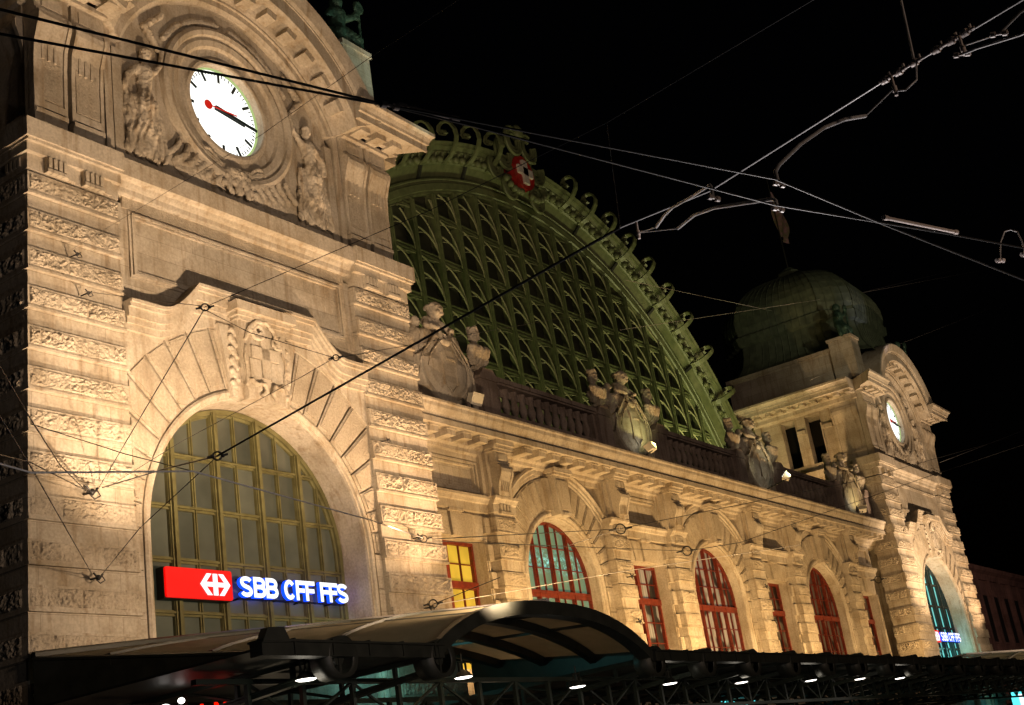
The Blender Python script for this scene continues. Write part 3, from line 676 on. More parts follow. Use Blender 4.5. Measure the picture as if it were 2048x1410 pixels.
# rusticated piers either side of each arch
for c in AC:
    for s in (-1, 1):
        b = MB(); a0, a1 = (c - 4.95, c - 3.5) if s < 0 else (c + 3.5, c + 4.95)
        b.box(a0 + .03, a1 - .03, 1.25, 1.9, 0, 12.2)
        for k in range(12):
            zt = 12.02 - 1.02*k; zb = zt - .55
            if zb < .2: break
            b.box(a0, a1, 1.19, 1.8, zb, zt, 0)
            b.grid((a0 + .05, 1.186, zb + .06), (a1-a0-.1, 0, 0), (0, 0, zt-zb-.1), (0, -1, 0), 40, 14, .07, 4.6, 1, k*3 + c)
            if s < 0 or True: b.box(a0 - .015, a1 + .015, 1.165, 1.8, zb - .03, zb + .02, 0)
            b.box((a0 - .3) if s < 0 else a1, a0 if s < 0 else (a1 + .3), 1.5, 1.8, zb - .02, zt + .02, 0)
        W(b, 'pier', ['stone', 'rough'])
# arch surrounds, voussoirs, hoods and keystones
for c in AC:
    b = MB(); P = archpath(2.6, 9.9, 0, 36)
    archsweep(b, c, P, [(0, 2.3), (0, 1.66), (.03, 1.6), (.10, 1.6), (.14, 1.54), (.22, 1.52), (.30, 1.56), (.34, 1.62), (.42, 1.62), (.42, 1.75)])
    W(b, 'archivolt', 'plain')
    NV = 20; VB = {-1: MB(), 1: MB()}
    for i in range(NV):
        b = VB[-1 if i >= NV/2 else 1]
        a0, a1 = math.pi*i/NV + .008, math.pi*(i+1)/NV - .008
        if abs((a0+a1)/2 - math.pi/2) < .17: continue
        ro = lambda a: min(4.25, 3.49/max(abs(math.cos(a)), 1e-3))
        A = [a0 + (a1-a0)*t/3 for t in range(4)]
        pts = [(c + 3.04*math.cos(a), 9.9 + 3.04*math.sin(a)) for a in A] + [(c + ro(a)*math.cos(a), 9.9 + ro(a)*math.sin(a)) for a in reversed(A)]
        b.prism(pts[::-1], 1.56, 1.75, 0)
        ip = [(c + 3.12*math.cos(a), 9.9 + 3.12*math.sin(a)) for a in (a0+.018, a1-.018)] + [(c + (ro(a)-.07)*math.cos(a), 9.9 + (ro(a)-.07)*math.sin(a)) for a in (a1-.018, a0+.018)]
        b.prism(ip[::-1], 1.53, 1.6, 1)
    for s in (-1, 1):
        b = VB[s]
        for k in range(9):
            z1 = 9.88 - 1.02*k; b.box(c + min(s*3.04, s*3.5), c + max(s*3.04, s*3.5), 1.56, 1.75, z1 - .99, z1, 0)
    for b in VB.values(): W(b, 'voussoir', ['stone', 'pick'])
    b = MB(); ta = math.acos(3.85/4.75)
    b.arc(c, 9.9, [(4.78, 1.72), (4.78, 1.46), (4.7, 1.42), (4.62, 1.5), (4.5, 1.5), (4.46, 1.56), (4.36, 1.56), (4.3, 1.62), (4.3, 1.72)], ta, math.pi - ta, 30)
    W(b, 'hood_moulding', 'plain')
    b = MB(); b.prism([(c-.42, 12.55), (c-.52, 14.15), (c+.52, 14.15), (c+.42, 12.55)], 1.12, 1.75, 0)
    b.prism([(c-.3, 12.75), (c-.4, 13.95), (c+.4, 13.95), (c+.3, 12.75)], 1.075, 1.13, 1)
    b.prism([(c-.7, 12.75), (c-.88, 14.05), (c-.56, 14.05), (c-.46, 12.75)], 1.36, 1.75, 1); b.prism([(c+.46, 12.75), (c+.56, 14.05), (c+.88, 14.05), (c+.7, 12.75)], 1.36, 1.75, 1)
    b.box(c-.6, c+.6, 1.02, 1.75, 14.15, 14.25); b.box(c-.68, c+.68, .94, 1.75, 14.25, 14.42); b.box(c-.24, c+.24, 1.05, 1.2, 12.5, 12.62)
    W(b, 'keystone', ['plain', 'pick'])
# string course with small brackets, broken by the arches
b = MB()
sp_ = [(1.75, 12.8), (1.02, 12.8), (1.02, 12.7), (1.1, 12.64), (1.14, 12.54), (1.2, 12.5), (1.2, 12.2), (1.75, 12.2)]
sg = [(1.75, 12.8), (1.3, 12.8), (1.3, 12.7), (1.36, 12.64), (1.4, 12.54), (1.46, 12.5), (1.46, 12.2), (1.75, 12.2)]
for c in GC:
    b = MB(); l = max(c - 2.02, WX0); r_ = min(c + 2.02, WX1); b.moulx(sg, l, r_); W(b, 'string_course', 'plain')
for c in AC:
    for s in (-1, 1):
        a0, a1 = (c - 4.98, c - 3.5) if s < 0 else (c + 3.5, c + 4.98)
        b = MB(); b.moulx(sp_, a0, a1)
        for q in range(4): b.box(a0 + .36 + q*.2, a0 + .48 + q*.2, 1.1, 1.21, 12.26, 12.5)
        b.box(a0 + .34, a0 + 1.12, 1.08, 1.21, 12.14, 12.24); W(b, 'string_course', 'plain')
# consoles carrying the cornice
for c in AC:
    for s in (-1, 1):
        b = MB(); a0, a1 = (c - 4.93, c - 3.93) if s < 0 else (c + 3.93, c + 4.93)
        pr = [(1.7, 14.08), (.86, 14.08), (.84, 14.02), (.90, 13.98), (.80, 13.92), (.74, 13.8), (.74, 13.66), (.80, 13.5), (.90, 13.3), (.96, 13.05), (.98, 12.82), (1.7, 12.82)]
        b.moulx(pr, a0 + .1, a1 - .1)
        for e0, e1 in ((a0+.094, a0+.2), (a1-.2, a1-.094)): b.moulx([(y - (.035 if y < 1.6 else 0), z) for y, z in pr], e0, e1)
        for q in range(4): b.box(a0 + .27 + q*.13, a0 + .32 + q*.13, .86, 1.0, 12.95, 13.45)
        b.box(a0 + .08, a1 - .08, .88, 1.7, 14.08, 14.46); b.box(a0 + .24, a1 - .24, .85, .9, 14.16, 14.38)
        b.box(a0 - .12, a0 + .09, 1.2, 1.72, 12.8, 14.46); b.box(a1 - .09, a1 + .12, 1.2, 1.72, 12.8, 14.46)
        b.box(a0 - .3, a0 - .12, 1.36, 1.72, 12.8, 14.46); b.box(a1 + .12, a1 + .3, 1.36, 1.72, 12.8, 14.46)
        W(b, 'console', 'plain')
# frieze panels above the tall windows
for c in GC:
    b = MB(); l = max(c - 1.72, WX0); r_ = min(c + 1.72, WX1)
    for (o, y, t) in ((0, 1.50, .09), (.12, 1.56, .07)):
        b.box(l+o, r_-o, y, 1.72, 14.12-o-t, 14.12-o); b.box(l+o, r_-o, y, 1.72, 12.92+o, 12.92+o+t)
        b.box(l+o, l+o+t, y, 1.72, 12.92+o+t, 14.12-o-t); b.box(r_-o-t, r_-o, y, 1.72, 12.92+o+t, 14.12-o-t)
    W(b, 'frieze_panel', 'plain')
# tall window heads with splayed rough keystones
for c in GC:
    b = MB()
    for (x0, x1, t0_, t1_, y, m_) in ((-.28, .28, -.34, .34, 1.5, 1), (-.95, -.33, -1.1, -.40, 1.58, 1), (.33, .95, .40, 1.1, 1.58, 1), (-1.62, -1.0, -1.85, -1.15, 1.61, 0), (1.0, 1.62, 1.15, 1.85, 1.61, 0)):
        if c + t0_ < WX0 + .2: continue
        b.prism([(c+x0, 11.22), (c+t0_, 12.1), (c+t1_, 12.1), (c+x1, 11.22)], y, 1.73, m_)
    b.box(c-.42, c+.42, 1.44, 1.73, 12.1, 12.2)
    for s in (-1, 1):
        if c + s*1.9 < WX0 + .3 or c + s*1.9 > WX1: continue
        x0, x1 = (c - 1.86, c - 1.704) if s < 0 else (c + 1.704, c + 1.86)
        b.box(x0, x1, 1.62, 2.2, 5.6, 11.2); b.box(min(x0, x1) + .04, max(x0, x1) - .04, 1.58, 1.64, 5.6, 11.2)
    W(b, 'window_surround', ['plain', 'pick'])
# modillion cornice
b = MB()
cp = [(1.9, 15.68), (.33, 15.68), (.33, 15.6), (.38, 15.54), (.40, 15.42), (.47, 15.3), (.52, 15.22), (.54, 15.14), (.60, 15.12), (.60, 15.06), (.50, 15.06), (.50, 14.86), (1.3, 14.86), (1.3, 14.78), (1.22, 14.72), (1.24, 14.6), (1.36, 14.52), (1.38, 14.4), (1.5, 14.34), (1.52, 14.16), (1.9, 14.16)]
b.moulx(cp, WX0, WX1 - .2)
x = WX0 + .6
mods = []
for c in AC:
    for s in (-1, 1):
        a = c + s*4.43
        b.box(a - .55, a + .55, .80, 1.6, 14.46, 14.56); b.box(a - .62, a + .62, .72, 1.6, 14.56, 14.68); b.box(a - .56, a + .56, .62, 1.6, 14.68, 14.85)
        mods.append((a - .7, a + .7))
k = 0
while x < WX1 - .5:
    if not any(m0 < x + .26 and m1 > x - .26 for m0, m1 in mods):
        b.box(x - .24, x + .24, .66, 1.4, 14.60, 14.85); b.box(x - .28, x + .28, .62, 1.4, 14.79, 14.85)
    x += .985
W(b, 'cornice', 'plain')
# parapet: pedestals and balustrades
for i, c in enumerate(GC):
    b = MB()
    b.box(c - 2.05, c + 2.05, 1.4, 2.3, 15.68, 18.05); b.box(c - 2.1, c + 2.1, 1.35, 2.35, 18.05, 18.2)
    for s in (-1, 1):
        x0, x1 = (c - 3.15, c - 2.05) if s < 0 else (c + 2.05, c + 3.15)
        if x0 < 33.5: x0 = 33.9
        if x1 > 82: x1 = 81.9
        b.box(x0, x1, 1.0, 2.1, 15.68, 17.4); b.prism([(x0-.06, 17.4), (x0-.06, 17.52), (x0+.25, 17.85), (x1-.25, 17.85), (x1+.06, 17.52), (x1+.06, 17.4)][::-1], .94, 2.15)
    W(b, 'parapet_pedestal', 'dark_stone')
bal0 = None
for i in range(3):
    x0, x1 = GC[i] + 3.15, GC[i+1] - 3.15
    b = MB(); b.box(x0, x1, 1.12, 1.75, 15.68, 16.25); b.box(x0, x1, 1.1, 1.75, 17.42, 17.5); b.box(x0, x1, 1.02, 1.85, 17.5, 17.68)
    b.box(x0, x0 + .2, 1.18, 1.7, 16.25, 17.42); b.box(x1 - .2, x1, 1.18, 1.7, 16.25, 17.42)
    o = W(b, 'balustrade', 'dark_stone')
    nb = 12
    for q in range(nb):
        bx = x0 + .2 + (x1 - x0 - .4)*(q + .5)/nb
        if bal0 is None:
            m_ = MB(); m_.lathe(0, 0, [(.17, 16.25), (.17, 16.33), (.10, 16.4), (.17, 16.62), (.19, 16.75), (.13, 17.0), (.09, 17.2), (.16, 17.3), (.18, 17.42)], 10)
            m_.box(-.26, .26, .0, .08, 17.12, 17.43)
            bal0 = m_.build('baluster', 'dark_stone', o); bal0.location = (bx, 1.45, 0)
        else:
            c_ = bal0.copy(); COL.objects.link(c_); c_.parent = o; c_.location = (bx, 1.45, 0)
# red windows
def arched_win(c, gm):
    b = MB(); r = 2.58; zc = 9.9; y = 2.15
    P = archpath(r, zc, 0, 36); archsweep(b, c, P, [(0, y-.06), (-.1, y-.06), (-.1, y+.1)])
    zt = lambda x: zc + math.sqrt(max((r-.03)**2 - x*x, 0))
    for x in (-1.27, 0, 1.27): b.box(c+x-.075, c+x+.075, y-.05, y+.1, 0, zt(abs(x)+.08)); b.box(c+x-.03, c+x+.03, y-.09, y-.05, 0, zt(abs(x)+.08))
    for x in (-1.92, -.635, .635, 1.92): b.box(c+x-.015, c+x+.015, y, y+.1, 0, zt(abs(x)+.03))
    b.box(c-2.5, c+2.5, y-.07, y+.1, 9.42, 9.66); b.box(c-2.52, c+2.52, y-.1, y-.04, 9.6, 9.68)
    for z in (11.45, 10.6, 8.6, 7.7, 6.8):
        hw = 2.5 if z < zc else math.sqrt((r-.02)**2 - (z-zc)**2)
        b.box(c-hw, c+hw, y+.005, y+.1, z-.015, z+.015)
    o = W(b, 'arched_window', 'red')
    g = MB(); pts = [(c+x, z) for x, z, _, _ in archpath(r-.02, zc, 0, 36)]; g.add([(x, y+.08, z) for x, z in pts], [tuple(range(len(pts)))])
    g.build('glazing', gm, o)
    cu = MB()
    for x0, x1, z0, z1 in ((-2.4, -1.35, 7.0, 9.3), (1.35, 2.4, 7.0, 9.3), (-1.2, -.1, 9.8, 12.0), (.1, 1.2, 9.8, 12.0), (-.95, .95, 8.2, 9.3)):
        m = 10; w_ = (x1-x0)/m
        for q in range(m): cu.box(c+x0+q*w_, c+x0+(q+.72)*w_, y+.12+.02*(q % 2), y+.16, z0, z1)
    return o
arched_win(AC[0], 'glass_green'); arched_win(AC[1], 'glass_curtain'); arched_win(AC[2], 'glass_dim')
def tall_win(c, gm):
    b = MB(); y = 2.22; x0, x1 = c - 1.71, c + 1.71
    b.box(x0, x1, y-.06, y+.1, 11.08, 11.2); b.box(x0, x0+.12, y-.06, y+.1, 5.6, 11.1); b.box(x1-.12, x1, y-.06, y+.1, 5.6, 11.1)
    b.box(x0, x1, y-.1, y+.1, 9.48, 9.74)
    b.box(c-.12, c+.12, y-.07, y+.1, 5.6, 11.1)
    for x in (-.9, .9): b.box(c+x-.017, c+x+.017, y, y+.1, 5.6, 11.1)
    for z in (10.4, 8.7, 7.8, 6.9): b.box(x0, x1, y+.005, y+.1, z-.017, z+.017)
    o = W(b, 'tall_window', 'red')
    g = MB(); g.add([(x0, y+.08, 5.6), (x1, y+.08, 5.6), (x1, y+.08, 11.15), (x0, y+.08, 11.15)], [(0, 1, 2, 3)]); g.build('glazing', gm, o)
for c, gm in zip(GC, ('glass_yellow', 'glass_curtain', 'glass_dim', 'glass_dim')): tall_win(c, gm)

# ================================================================== GREEN HALL ARCH behind the wing
hall = empty('hall_arch', (57.85, 9.4, 9.5), 'huge green painted iron and glass arch of the station hall behind the parapet', 'hall arch')
HX, HZ, HR = 57.85, 9.5, 24.1
def H(mb, name, m, parent=None):
    o = mb.build(name, m, parent or hall)
    if parent is None: o.location = (-57.85, -9.4, -9.5)
    return o
a0 = math.asin(5.9/24.1)
AR = (a0, math.pi - a0, 96)
b = MB(); b.arc(HX, HZ, [(HR-.05, 9.6), (HR-.05, 9.15), (HR+.05, 9.1), (HR+.12, 9.1), (HR+.16, 9.0), (HR+.5, 8.98), (HR+.56, 9.05), (HR+.66, 9.05), (HR+.7, 8.98), (HR+.78, 8.98), (HR+.82, 9.06), (HR+.82, 9.6)], *AR)
H(b, 'inner_arch_rib', 'green')
b = MB(); b.arc(HX, HZ, [(HR+.8, 9.5), (HR+.86, 9.3), (HR+1.55, 8.75), (HR+1.55, 9.6)], *AR)
H(b, 'flat_arch_band', 'green')
b = MB(); r_ = HR + 1.45
b.arc(HX, HZ, [(r_, 9.0), (r_, 8.72), (r_+.05, 8.62), (r_+.13, 8.62), (r_+.13, 8.7), (r_+.42, 8.6), (r_+.42, 8.5), (r_+.5, 8.45), (r_+.55, 8.35), (r_+.62, 8.35), (r_+.75, 8.2), (r_+.75, 8.1), (r_+.85, 8.05), (r_+.95, 7.95), (r_+1.0, 8.0), (r_+1.0, 8.15), (r_+1.1, 8.2), (r_+1.15, 9.6)], *AR)
H(b, 'arch_cornice', 'green')
angs = [8.3, 13.0, 17.8, 22.7, 27.7, 32.9, 38.4, 44.5, 51.5, 58.5]
def pol(a, r, y): return (HX + r*math.sin(R(a)), y, HZ + r*math.cos(R(a)))
s0 = None
for sg_ in (-1, 1):
    for k, a in enumerate(angs):
        b = MB()    # scroll bracket: a flat C band that rises over the cornice and curls
        pts = []
        rr = HR + 1.5
        path = [(0, 8.66), (.04, 8.42), (.16, 8.14), (.36, 7.86), (.65, 7.6), (1.0, 7.42), (1.36, 7.4), (1.68, 7.52), (1.9, 7.74), (1.96, 8.02), (1.86, 8.27), (1.64, 8.38), (1.42, 8.3), (1.32, 8.1), (1.4, 7.94)]
        tx = Vector((math.cos(R(a*sg_)), 0, -math.sin(R(a*sg_))))
        rows = []
        for i, (dr, y) in enumerate(path):
            w_ = .17 - .004*i; p = Vector(pol(a*sg_, rr + dr, y))
            q0 = Vector(path[max(i-1, 0)]); q1 = Vector(path[min(i+1, len(path)-1)]); t = (q1 - q0).normalized(); nrm = Vector((t.y, -t.x))
            out = Vector((math.sin(R(a*sg_))*nrm.x, nrm.y, math.cos(R(a*sg_))*nrm.x))*.05
            rows.append([tuple(p - tx*w_ - out), tuple(p + tx*w_ - out), tuple(p + tx*w_ + out), tuple(p - tx*w_ + out)])
        b.strip(rows, 0, False, True); b.add(rows[0], [(0, 1, 2, 3)]); b.add(rows[-1], [(3, 2, 1, 0)])
        for (dr, y) in ((1.5, 8.1), (.0, 8.62)):
            p = Vector(pol(a*sg_, rr+dr, y)); b.tube([tuple(p - tx*.2), tuple(p + tx*.2)], .1, 8)
        H(b, 'scroll_bracket', 'green')
for sg_ in (-1, 1):
    for k in range(len(angs)):
        b = MB(); lo_, hi_ = (3.4 if k == 0 else angs[k-1]), angs[k]
        for q in range(3):
            a = lo_ + (hi_-lo_)*(q + .75)/3.5 + .2
            p = Vector(pol(a*sg_, HR + 1.62, 8.5)); p2 = Vector(pol(a*sg_, HR + 1.95, 8.38))
            ell(b, tuple(p), .22, .2, .2, 10); tx = Vector((math.cos(R(a*sg_)), 0, -math.sin(R(a*sg_))))
            ell(b, tuple(p2 + tx*.3), .07, .1, .12, 6); b.tube([tuple(p + tx*.24), tuple(p2 + tx*.24)], .05, 5)
        b.tube([pol((lo_ + (hi_-lo_)*t/4)*sg_, HR + 1.6, 8.6) for t in range(5)], .06, 5); H(b, 'bead_row', 'green')
b = MB()
for sg_ in (-1, 1):
    for k, a in enumerate(angs):
        if k % 2 == 0: continue
        for (r0, r1) in ((HR+.84, HR+1.5),):
            p0, p1 = Vector(pol(a*sg_, r0, 9.22)), Vector(pol(a*sg_, r1, 8.72)); tx = Vector((math.cos(R(a*sg_)), 0, -math.sin(R(a*sg_))))
            rows = [[tuple(p + tx*w_ + Vector((0, dy, 0))) for w_, dy in ((-.09, 0), (.09, 0), (.09, -.16), (-.09, -.16))] for p in (p0, p1)]
            b.strip(rows, 0, False, True); b.add(rows[0], [(0, 1, 2, 3)]); b.add(rows[1], [(3, 2, 1, 0)])
H(b, 'band_rib', 'black')
# mullions, transoms, curved tracery
zt = lambda x: HZ + math.sqrt(max((HR+.02)**2 - (x-HX)**2, 0))
MX = [HX + 1.93*(k + .5) for k in range(-12, 12)]
for x in MX:
    b = MB(); top = zt(x + (.2 if x > HX else -.2)) 
    if top < 17.5: continue
    b.box(x-.05, x+.05, 9.0, 9.52, 16.6, top); b.box(x-.15, x+.15, 8.94, 9.0, 16.6, top - .05); b.box(x-.04, x+.04, 8.88, 8.94, 16.6, top-.1)
    H(b, 'mullion', 'green')
for z in (30.75, 28.25, 25.75, 23.25, 20.75, 18.25):
    hw = math.sqrt(HR**2 - (z-HZ)**2) - .1
    b = MB(); b.box(HX-hw, HX+hw, 9.2, 9.5, z-.12, z+.12); b.box(HX-hw, HX+hw, 9.1, 9.2, z-.14, z-.07); b.box(HX-hw, HX+hw, 9.1, 9.2, z+.07, z+.14)
    H(b, 'transom', 'green')
for x in [HX + 1.93*k for k in range(-11, 12)]:
    b = MB(); n_ = 0; xl, xr = x - .9, x + .9; Wd = xr - xl
    for j in range(6):
        zt0 = 33.25 - 2.5*j - .1; c_ = []
        c_.append(([(xl + Wd*math.sin(t*math.pi/2), 9.1, zt0 - .1 - 2.3*(1-math.cos(t*math.pi/2))) for t in [i/9 for i in range(10)]], .04))
        c_.append(([(xl + .1 + (Wd-.1)*math.sin(t*math.pi/2), 9.08, zt0 - 1.05 - 1.35*(1-math.cos(t*math.pi/2))) for t in [i/8 for i in range(9)]], .044))
        c_.append(([(xl + Wd*(1-math.cos(t*math.pi/2)), 9.14, zt0 - .75 + .65*math.sin(t*math.pi/2)) for t in [i/8 for i in range(9)]], .024))
        c_.append(([(xl + Wd*.5*(1-math.cos(t*math.pi/2)), 9.14, zt0 - 1.75 + .55*math.sin(t*math.pi/2)) for t in [i/6 for i in range(7)]], .024))
        for pts, r_ in c_:
            pts = [p for p in pts if p[2] < zt(p[0]) - .1 and p[2] > 16.6]
            if len(pts) > 2: b.tube(pts, r_, 5, 0, False); n_ += 1
    if n_: H(b, 'tracery', 'green_light')
b = MB(); pts = [(HX + (HR+.3)*math.cos(a), 9.55, HZ + (HR+.3)*math.sin(a)) for a in [a0 + (math.pi-2*a0)*i/48 for i in range(49)]]
b.add(pts, [tuple(range(len(pts)))]); H(b, 'glazing', 'green_dark')
b = MB(); b.arc(HX, HZ, [(HR+2.3, 9.6), (HR+2.6, 9.6), (HR+2.6, 40), (HR+2.3, 40)], *AR); H(b, 'roof_shell', 'black')
b = MB()
b.prism([(HX - HR - 1.6, 15.6), (HX - HR - 1.6, 20), (HX - HR + 3.5, 15.6)][::-1], 9.55, 9.6)
# crest with the cross shield at the apex
ez = HZ + HR + 1.55; EX = HX; HX = 56.5
b = MB(); b.prism([(HX + .95*math.cos(a)*1.1, ez + 1.05*math.sin(a)) for a in [2*math.pi*i/28 for i in range(28)]], 7.75, 8.4)
emb = H(b, 'crest_shield', 'emblem_red'); emb['label'] = 'red shield with white cross at the top of the arch'
c_ = MB(); c_.box(HX-.24, HX+.24, 7.6, 7.8, ez-.75, ez+.7); c_.box(HX-.72, HX+.72, 7.6, 7.8, ez-.22, ez+.26); c_.build('crest_cross', 'emblem_white', emb)
b = MB()
for sg_ in (-1, 1):
    for (cx, cz, r, wd, y) in ((1.55, .75, .95, .3, 7.9), (.75, 1.75, .85, .34, 7.7), (1.35, -1.25, .7, .22, 8.0), (2.2, -.2, .7, .22, 8.2)):
        for q in range(3):
            rr = r - q*.2; pts = [(HX + sg_*cx + rr*math.cos(t)*.9, y + q*.02, ez + cz + rr*math.sin(t)) for t in [2*math.pi*i/22*.86 + 1.2 for i in range(23)]]
            b.tube(pts, .11, 6)
    for q in range(5): ell(b, (HX + sg_*(.5 + q*.35), 7.8, ez - 1.35 - .1*q + .05*q*q), .2, .2, .2, 8)
ell(b, (HX, 7.8, ez + 2.5), .45, .35, .55)
H(b, 'crest_scrollwork', 'green'); HX = EX

# ================================================================== SCULPTURE GROUPS on the parapet
def make_group(c, label):
    root = empty('sculpture_group', (c, 1.35, 15.7), label, 'sculpture', 'carved cherub groups with shields on the parapet')
    out = [(0, .22), (.5, .3), (.95, .5), (1.35, .85), (1.52, 1.25), (1.6, 1.6), (1.62, 1.95), (1.48, 2.06), (1.1, 2.22), (.82, 2.5), (.66, 2.8), (.5, 3.05), (.3, 3.02)]
    out = out + [(-x, z) for x, z in reversed(out[1:])]
    cz = 1.75; b = MB(); rows = []
    for y, s, dz in ((.1, 1.0, 0), (-.24, 1.0, 0), (-.32, .97, 0), (-.33, .88, 0), (-.27, .86, 0), (-.27, .82, 0), (-.38, .7, 0), (-.46, .45, 0), (-.48, .2, 0)):
        rows.append([(x*s, y, cz + (z-cz)*s) for x, z in out])
    b.strip(rows, 0, False, True); n = len(out); b.add(rows[0], [tuple(range(n))]); b.add(rows[-1], [tuple(range(n-1, -1, -1))])
    sh = b.build('shield', 'plain', root)
    b = MB()
    b.tube([(-.1 + (.27*(1-.75*t/30))*math.cos(t/30*10+2), -.42, 2.85 + (.27*(1-.75*t/30))*math.sin(t/30*10+2)) for t in range(31)], .06, 6)
    for s in (-1, 1):
        b.tube([(s*.45, -.4, 3.0), (s*.75, -.42, 2.7), (s*1.25, -.4, 2.2), (s*1.55, -.36, 1.75), (s*1.62, -.3, 1.2)], .05, 6)
        b.tube([(s*.3, -.48, 2.75), (s*.62, -.5, 2.45), (s*1.05, -.46, 2.0), (s*1.25, -.42, 1.5)], .04, 6)
    ell(b, (0, -.42, 2.68), .28, .12, .16)
    remesh(b, 'shield_scroll', 'plain', sh, .04, 2)
    b = MB(); b.box(-.45, -.35, -.52, -.4, .95, 2.2); b.box(-.18, .42, -.5, -.4, 1.95, 2.02); b.box(.35, .42, -.5, -.4, 1.0, 1.96)
    b.tube([(-.3, -.46, .95), (.0, -.48, .7), (.2, -.47, .9), (.42, -.44, 1.05)], .025, 5)
    b.build('carved_emblem', 'plain', sh)
    for s in (-1, 1):                     # herm children with baskets of fruit on their heads
        b = MB(); x = s*2.5
        ell(b, (x, 0, 3.6), .23, .24, .28); ell(b, (x, -.24, 3.56), .05, .06, .07, 8); ell(b, (x, -.2, 3.44), .1, .07, .05, 8); ell(b, (x-.1, -.19, 3.5), .08, .07, .08, 8); ell(b, (x+.1, -.19, 3.5), .08, .07, .08, 8); ell(b, (x, -.2, 3.7), .17, .07, .06, 8)
        for k in range(11): a = k*.571; ell(b, (x + .17*math.cos(a), .17*math.sin(a), 3.84 + .04*(k % 3)), .09, .09, .09, 8)
        ell(b, (x, 0, 3.9), .17, .17, .12, 8)
        cap(b, (x, .02, 3.4), .12, (x, .02, 3.2), .2)
        cap(b, (x - .16, 0, 3.18), .14, (x + .16, 0, 3.18), .14); cap(b, (x, 0, 3.1), .24, (x, 0, 2.85), .24)
        for k in range(9):                # drapery swag, sagging outwards
            t = k/8; cap(b, (x - .55 + 1.1*t, -.18 - .16*math.sin(t*3.1), 3.0 - .1*math.sin(t*3.1) + .05*(k % 2)), .14, (x - .42*(1-t) + .4*t, -.1, 2.45 + .05*(k % 3)), .13)
        cap(b, (x - .25, -.05, 3.15), .12, (x - .5, -.2, 2.85), .1); cap(b, (x + .25, -.05, 3.15), .12, (x + .5, -.2, 2.85), .1)
        cap(b, (x + s*.4, -.05, 2.95), .16, (x + s*.55, 0, 2.7), .12); cap(b, (x - s*.35, 0, 2.95), .15, (x - s*.45, -.05, 2.65), .13)
        cap(b, (x, 0, 2.6), .3, (x, .02, 2.2), .2)
        remesh(b, 'herm_child', 'plain', root, .035, 1, .02, .03, 3.0)
    b = MB()                              # central child bowed over the shield, arms spread
    ell(b, (0, -.12, 4.05), .32, .32, .36); ell(b, (.0, -.44, 3.98), .06, .07, .08, 8); ell(b, (0, -.38, 3.84), .13, .08, .06, 8); ell(b, (-.13, -.36, 3.9), .1, .08, .1, 8); ell(b, (.13, -.36, 3.9), .1, .08, .1, 8); ell(b, (0, -.36, 4.14), .22, .08, .07, 8)
    for k in range(18):
        a = k*2.399; rr = .27*math.sqrt((k+.5)/18); ell(b, (rr*math.cos(a)*1.1, -.05 + rr*math.sin(a)*1.1, 4.32 - rr*.5), .1, .1, .1, 8)
    ell(b, (-.08, -.4, 4.05), .05, .05, .05, 6)
    cap(b, (0, .0, 3.8), .15, (0, .05, 3.6), .26)
    cap(b, (-.42, .05, 3.6), .2, (.42, .05, 3.6), .2); cap(b, (0, .1, 3.5), .38, (0, .1, 3.1), .34)
    cap(b, (-.44, .02, 3.6), .15, (-.72, -.15, 3.32), .12); cap(b, (-.72, -.15, 3.32), .12, (-.45, -.42, 3.18), .09); ell(b, (-.38, -.45, 3.16), .11, .1, .08, 8)
    cap(b, (.44, .02, 3.6), .15, (.74, -.15, 3.38), .12); cap(b, (.74, -.15, 3.38), .12, (.5, -.42, 3.25), .09); ell(b, (.44, -.46, 3.22), .11, .1, .08, 8)
    cap(b, (-.25, .1, 3.1), .22, (-.9, -.1, 3.0), .17); cap(b, (-.9, -.1, 3.0), .16, (-.95, -.05, 2.5), .12); cap(b, (-.95, -.05, 2.5), .1, (-1.0, -.25, 2.42), .09)
    cap(b, (.25, .1, 3.1), .22, (.9, -.1, 3.05), .17); cap(b, (.9, -.1, 3.05), .16, (1.0, -.05, 2.6), .12)
    for k in range(11): cap(b, (-1.15 + .23*k, -.05, 3.12 - .02*abs(k-5)), .13, (-1.35 + .27*k, .0, 2.55 - .08*abs(k-5) + .05*(k % 2)), .12)
    for s in (-1, 1):                 # small companion heads leaning in from the sides
        ell(b, (s*1.05, .1, 3.45), .2, .2, .23); ell(b, (s*1.05, -.1, 3.4), .05, .06, .05, 6); cap(b, (s*1.1, .15, 3.25), .15, (s*1.35, .15, 2.75), .2)
    remesh(b, 'leaning_child', 'plain', root, .035, 1, .02)
    b = MB()
    for s in (-1, 1):
        b.box(min(s*2.1, s*2.95), max(s*2.1, s*2.95), -.12, .6, 2.16, 2.28)
        b.prism([(s*1.75, .3), (s*2.05, .3), (s*2.05, 2.0), (s*1.85, 2.2)][::s], -.1, .2)
    b.build('plinth', 'plain', root)
    return root
glab = ['cherub group half in shadow, first on the parapet beside the near tower', 'cherub group lit yellow green, second on the parapet, in front of the glass arch',
        'pale lit cherub group, third on the parapet, at the right foot of the green arch', 'small cherub group with hot lit shield, last on the parapet beside the far tower']
g0 = make_group(GC[0], glab[0])
for c, l in zip(GC[1:], glab[1:]): dup(g0, (c, 1.35, 15.7), None, l)

